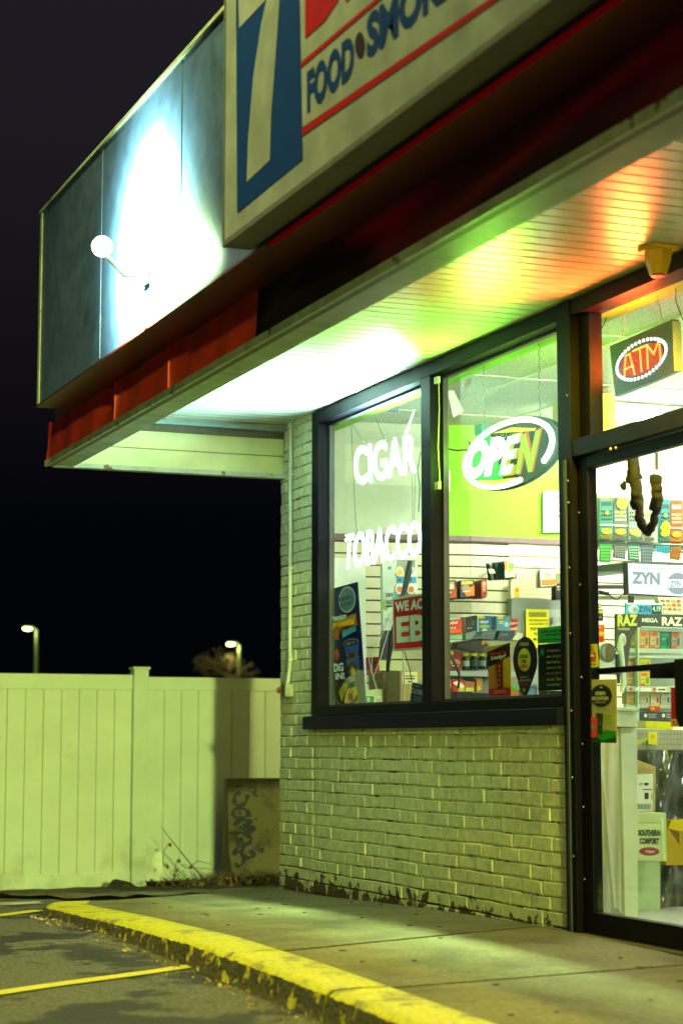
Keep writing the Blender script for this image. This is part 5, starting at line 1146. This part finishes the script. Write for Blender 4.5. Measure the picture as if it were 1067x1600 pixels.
t = pack('coffee_poster', 'tan poster reading GREEN MOUNTAIN with two cups, low on the door glass', 'poster', 'X', XF + .017, [(918, 1062), (963, 1061), (963, 1161), (919, 1160)], 'a8a070',
     [('e', .47, .26, .38, .18, '55523a'), ('e', .47, .26, .35, .165, '14161a'), ('p', [(.42, .135), (.47, .11), (.53, .135)], 'c8c8a0'),
      ('p', [(0, .82), (.2, .78), (.35, .84), (.6, .8), (1, .82), (1, 1), (0, 1)], '1c8a1c'), ('p', [(0, .94), (.3, .9), (.5, .97), (1, .9), (1, 1), (0, 1)], '123c14'), ('p', [(.3, .55), (.55, .54), (.52, .87), (.34, .87)], '1c3c1c'), ('e', .42, .545, .12, .015, '4a3a3a'), ('p', [(.06, .6), (.36, .6), (.34, .88), (.28, .92), (.14, .92), (.1, .88)], 'd8381c'), ('e', .2, .76, .09, .035, '4a8a9a'), ('e', .44, .7, .06, .03, '3c5c4c')], .002,
     texts=[('GREEN', .3, .19, .66, .25, 'c8c8a0', .03), ('MOUNTAIN', .19, .27, .76, .33, 'c8c8a0', .03), ('COFFEE ROASTERS', .28, .35, .66, .375, 'a8a884', .03), ('HELLO', .64, .56, .88, .59, '4c7a2c', .03), ('GREAT', .62, .61, .88, .65, '4c9a2c', .03), ('COFFEE', .6, .67, .92, .7, '4c9a2c', .03)])
# door closer arm and garland
t = thing('hanging_garland', 'dark frayed fabric loop hanging from the top of the doorway', 'garland', at(1005, 835, 'X', 4.55))
X5 = lambda x, y: at(x, y, 'X', 4.55)
FB = mat('dark fabric', (.035, .028, .02), .8, .4, scale=40, bump=.5)
rnd = random.Random(17)
P1 = [(986, 712), (990, 735), (993, 760), (995, 780), (998, 805), (1004, 822), (1011, 832), (1018, 822), (1023, 805), (1025, 780), (1024, 760), (1024, 742)]
pts = [X5(*q) for q in P1]; pp = []
for a, b in zip(pts, pts[1:]):
    for k in range(5): pp.append(a.lerp(b, k / 5) + Vector((rnd.gauss(0, .003), rnd.gauss(0, .004), 0)))
g = G(); n = len(pp); g.tube(pp, [.016 + .007 * rnd.random() + (.01 if i < 18 else (.008 if i > n - 14 else 0)) for i in range(n)], FB, 8)
g.build('fabric', t)
g = G(); g.tube([X5(1025, 700), X5(1025, 736)], .004, 'steel', 6)
for i in range(14): z = 700 + i * 2.4; g.tube([X5(1022, z), X5(1028, z + 1)], .003, 'dark metal', 5)
g.build('spring', t)
for i, q in enumerate(((983, 738), (981, 748), (974, 758), (987, 755), (986, 725))):
    c = X5(*q); g = G().ball(c, (.012, .02, .02), FB, 8, 5); g.v = [c + (p - c) * (.6 + rnd.random() * .8) for p in g.v]; g.build('tuft', t)
# lower part of the doorway
t = thing('white_pillar', 'white boxed pillar with a cap just inside the door', 'pillar', at(980, 1436, 'Z', .05))
P = PX('Y', 8.25); P.slab([(969, 1137), (995, 1137), (997, 1440), (976, 1440)], mat('pillar white', (.5, .55, .47), .5, .1, scale=8), .15); P.g.build('shaft', t, bevel=.004)
P = PX('Y', 8.22); P.slab([(962, 1110), (996, 1112), (996, 1137), (962, 1135)], 'pillar white', .2); P.g.build('cap', t, bevel=.004)
P = PX('Y', 8.2); P.slab([(960, 1104), (998, 1106), (998, 1112), (960, 1110)], 'pillar white', .22); P.g.build('top_board', t, bevel=.003)
t = thing('plastic_sheet', 'creased white sheet standing against the inside of the door', 'sheet', at(948, 1430, 'Y', 8.0))
g = G(); L = []
for j in range(25):
    for i in range(21):
        x = 929 + 37 * i / 20 + 5 * j / 24; y = 1150 + 275 * j / 24 - (6 * math.sin(i * .5) if j == 24 else 0)
        cr = .012 * math.exp(-((i - (3 + j * .45)) / 1.2) ** 2) + .006 * math.sin(i * .6 + j * .15)
        L.append(at(x, y, 'Y', 7.95 - cr))
g.add(L, [(j * 21 + i, j * 21 + i + 1, (j + 1) * 21 + i + 1, (j + 1) * 21 + i) for j in range(24) for i in range(20)], mat('sheet white', (.55, .62, .52), .4, .06, scale=5), True); g.build('sheet', t)
P = PX('Y', 8.0); P.slab([(920, 1160), (931, 1160), (936, 1425), (924, 1420)], mat('purple grey', (.16, .15, .2), .4, .2), .02); P.g.build('edge_strip', t)
pack('side_board', 'short pale board below the bag beside the white pillar', 'panel', 'Y', 8.75, (994, 1340, 1031, 1440), 'a8b894', [('r', .1, .02, .95, .03, '6a7a5c')], .05)
t = pack('flour_bag', 'white bag reading SOUTHERN COMFORT beside the white pillar', 'bag', 'Y', 8.6, [(992, 1270), (1040, 1270), (1041, 1346), (994, 1345)], 'b8c494',
     [('p', [(.05, .22), (.78, .22), (.78, .98), (.05, .98)], 'c4cc9c'), ('e', .42, .8, .34, .09, '8a3c44'), ('r', .05, .2, .8, .215, '9aa880'), ('p', [(.82, .1), (.9, .1), (.95, .95), (.86, .98)], 'cfd8a8')], .07, texts=[('SOUTHERN', .06, .35, .78, .48, '2c3438', .05), ('COMFORT', .1, .52, .74, .65, '2c3438', .05), ('Original', .28, .77, .58, .84, 'dcc8b8', .03, .2)])
t = pack('carton', 'cardboard carton with a white shipping sheet above the white bag', 'carton', 'Y', 8.72, [(990, 1200), (1024, 1198), (1023, 1270), (992, 1270)], M['card'], [('r', .05, .15, .86, .97, 'd8dcd0'), ('r', .45, .34, .65, .4, '2c2c2c'), ('r', .35, .48, .8, .5, '2c2c2c'), ('r', .45, .56, .65, .7, '2c2c2c'), ('r', .78, .58, .82, .7, '555555')] + [('r', .12 + .07 * i, .8, .15 + .07 * i, .92, '444444') for i in range(9)], .12, texts=[('UPS', .15, .34, .35, .39, '2c2c2c', .03)])
PX('Y', 8.71).slab([(992, 1186), (1024, 1198), (1024, 1201), (990, 1202)], M['card'], .1).g.build('flap', t)
pg = PX('Y', 9.0); pg.slab([(994, 1139), (1080, 1141), (1080, 1178), (994, 1176)], mat('peg grey', (.3, .31, .26), .5, .08), .02)
for j in range(4):
    for i in range(16): pg.ell(998 + i * 5.4, 1147 + j * 8, .9, 1, C('202020'), .001, 6)
tag(pg.g.build('pegboard'), 'grey perforated panel under the counter display', 'pegboard')
pack('yellow_tag', 'small yellow price tag hanging on the grey perforated panel', 'price tag', 'Y', 8.95, [(1012, 1143), (1026, 1144), (1026, 1164), (1012, 1163)], 'd0cc24', [('e', .5, .35, .2, .15, 'd89a2c')], .003)
pack('folded_paper', 'yellowish folded paper wedged beside the small yellow tag', 'paper', 'Y', 8.9, [(994, 1157), (1012, 1152), (1012, 1156), (994, 1166)], 'b8b43c', th=.003)
# dark wrapped pallet
t = thing('wrapped_pallet', 'goods under shiny dark plastic wrap low behind the door', 'wrapped goods', at(1040, 1440, 'Y', 8.9))
g = G(); L = []; rnd = random.Random(2)
wrap = mat('dark wrap film', (.05, .06, .065), .16, .4, scale=5, bump=.5, bscale=14, spec=.9)
for j in range(30):
    for i in range(20):
        x = 990 + 100 * i / 19; y = 1172 + 268 * j / 29
        L.append(at(x, y, 'Y', 8.85 + .018 * math.sin(i * .9 + j * .35) + .012 * math.sin(j * .8 - i * .5) + rnd.random() * .006))
g.add(L, [(j * 20 + i, j * 20 + i + 1, (j + 1) * 20 + i + 1, (j + 1) * 20 + i) for j in range(29) for i in range(19)], wrap, True); g.build('wrap', t)
P = PX('Y', 9.0); P.slab([(990, 1172), (1090, 1172), (1090, 1440), (990, 1440)], C('24241c'), .4); P.g.build('load', t)
pack('carton', 'yellow brown carton with a folded corner low at the right edge', 'carton', 'Y', 8.7, [(1041, 1300), (1048, 1282), (1090, 1280), (1090, 1352), (1040, 1352)], 'a88c1c', [('p', [(.3, .0), (1, .0), (1, .5), (.6, .5)], 'd0b41c'), ('p', [(0, .4), (.3, 0), (.5, .35)], '6a4a1c')], .1)
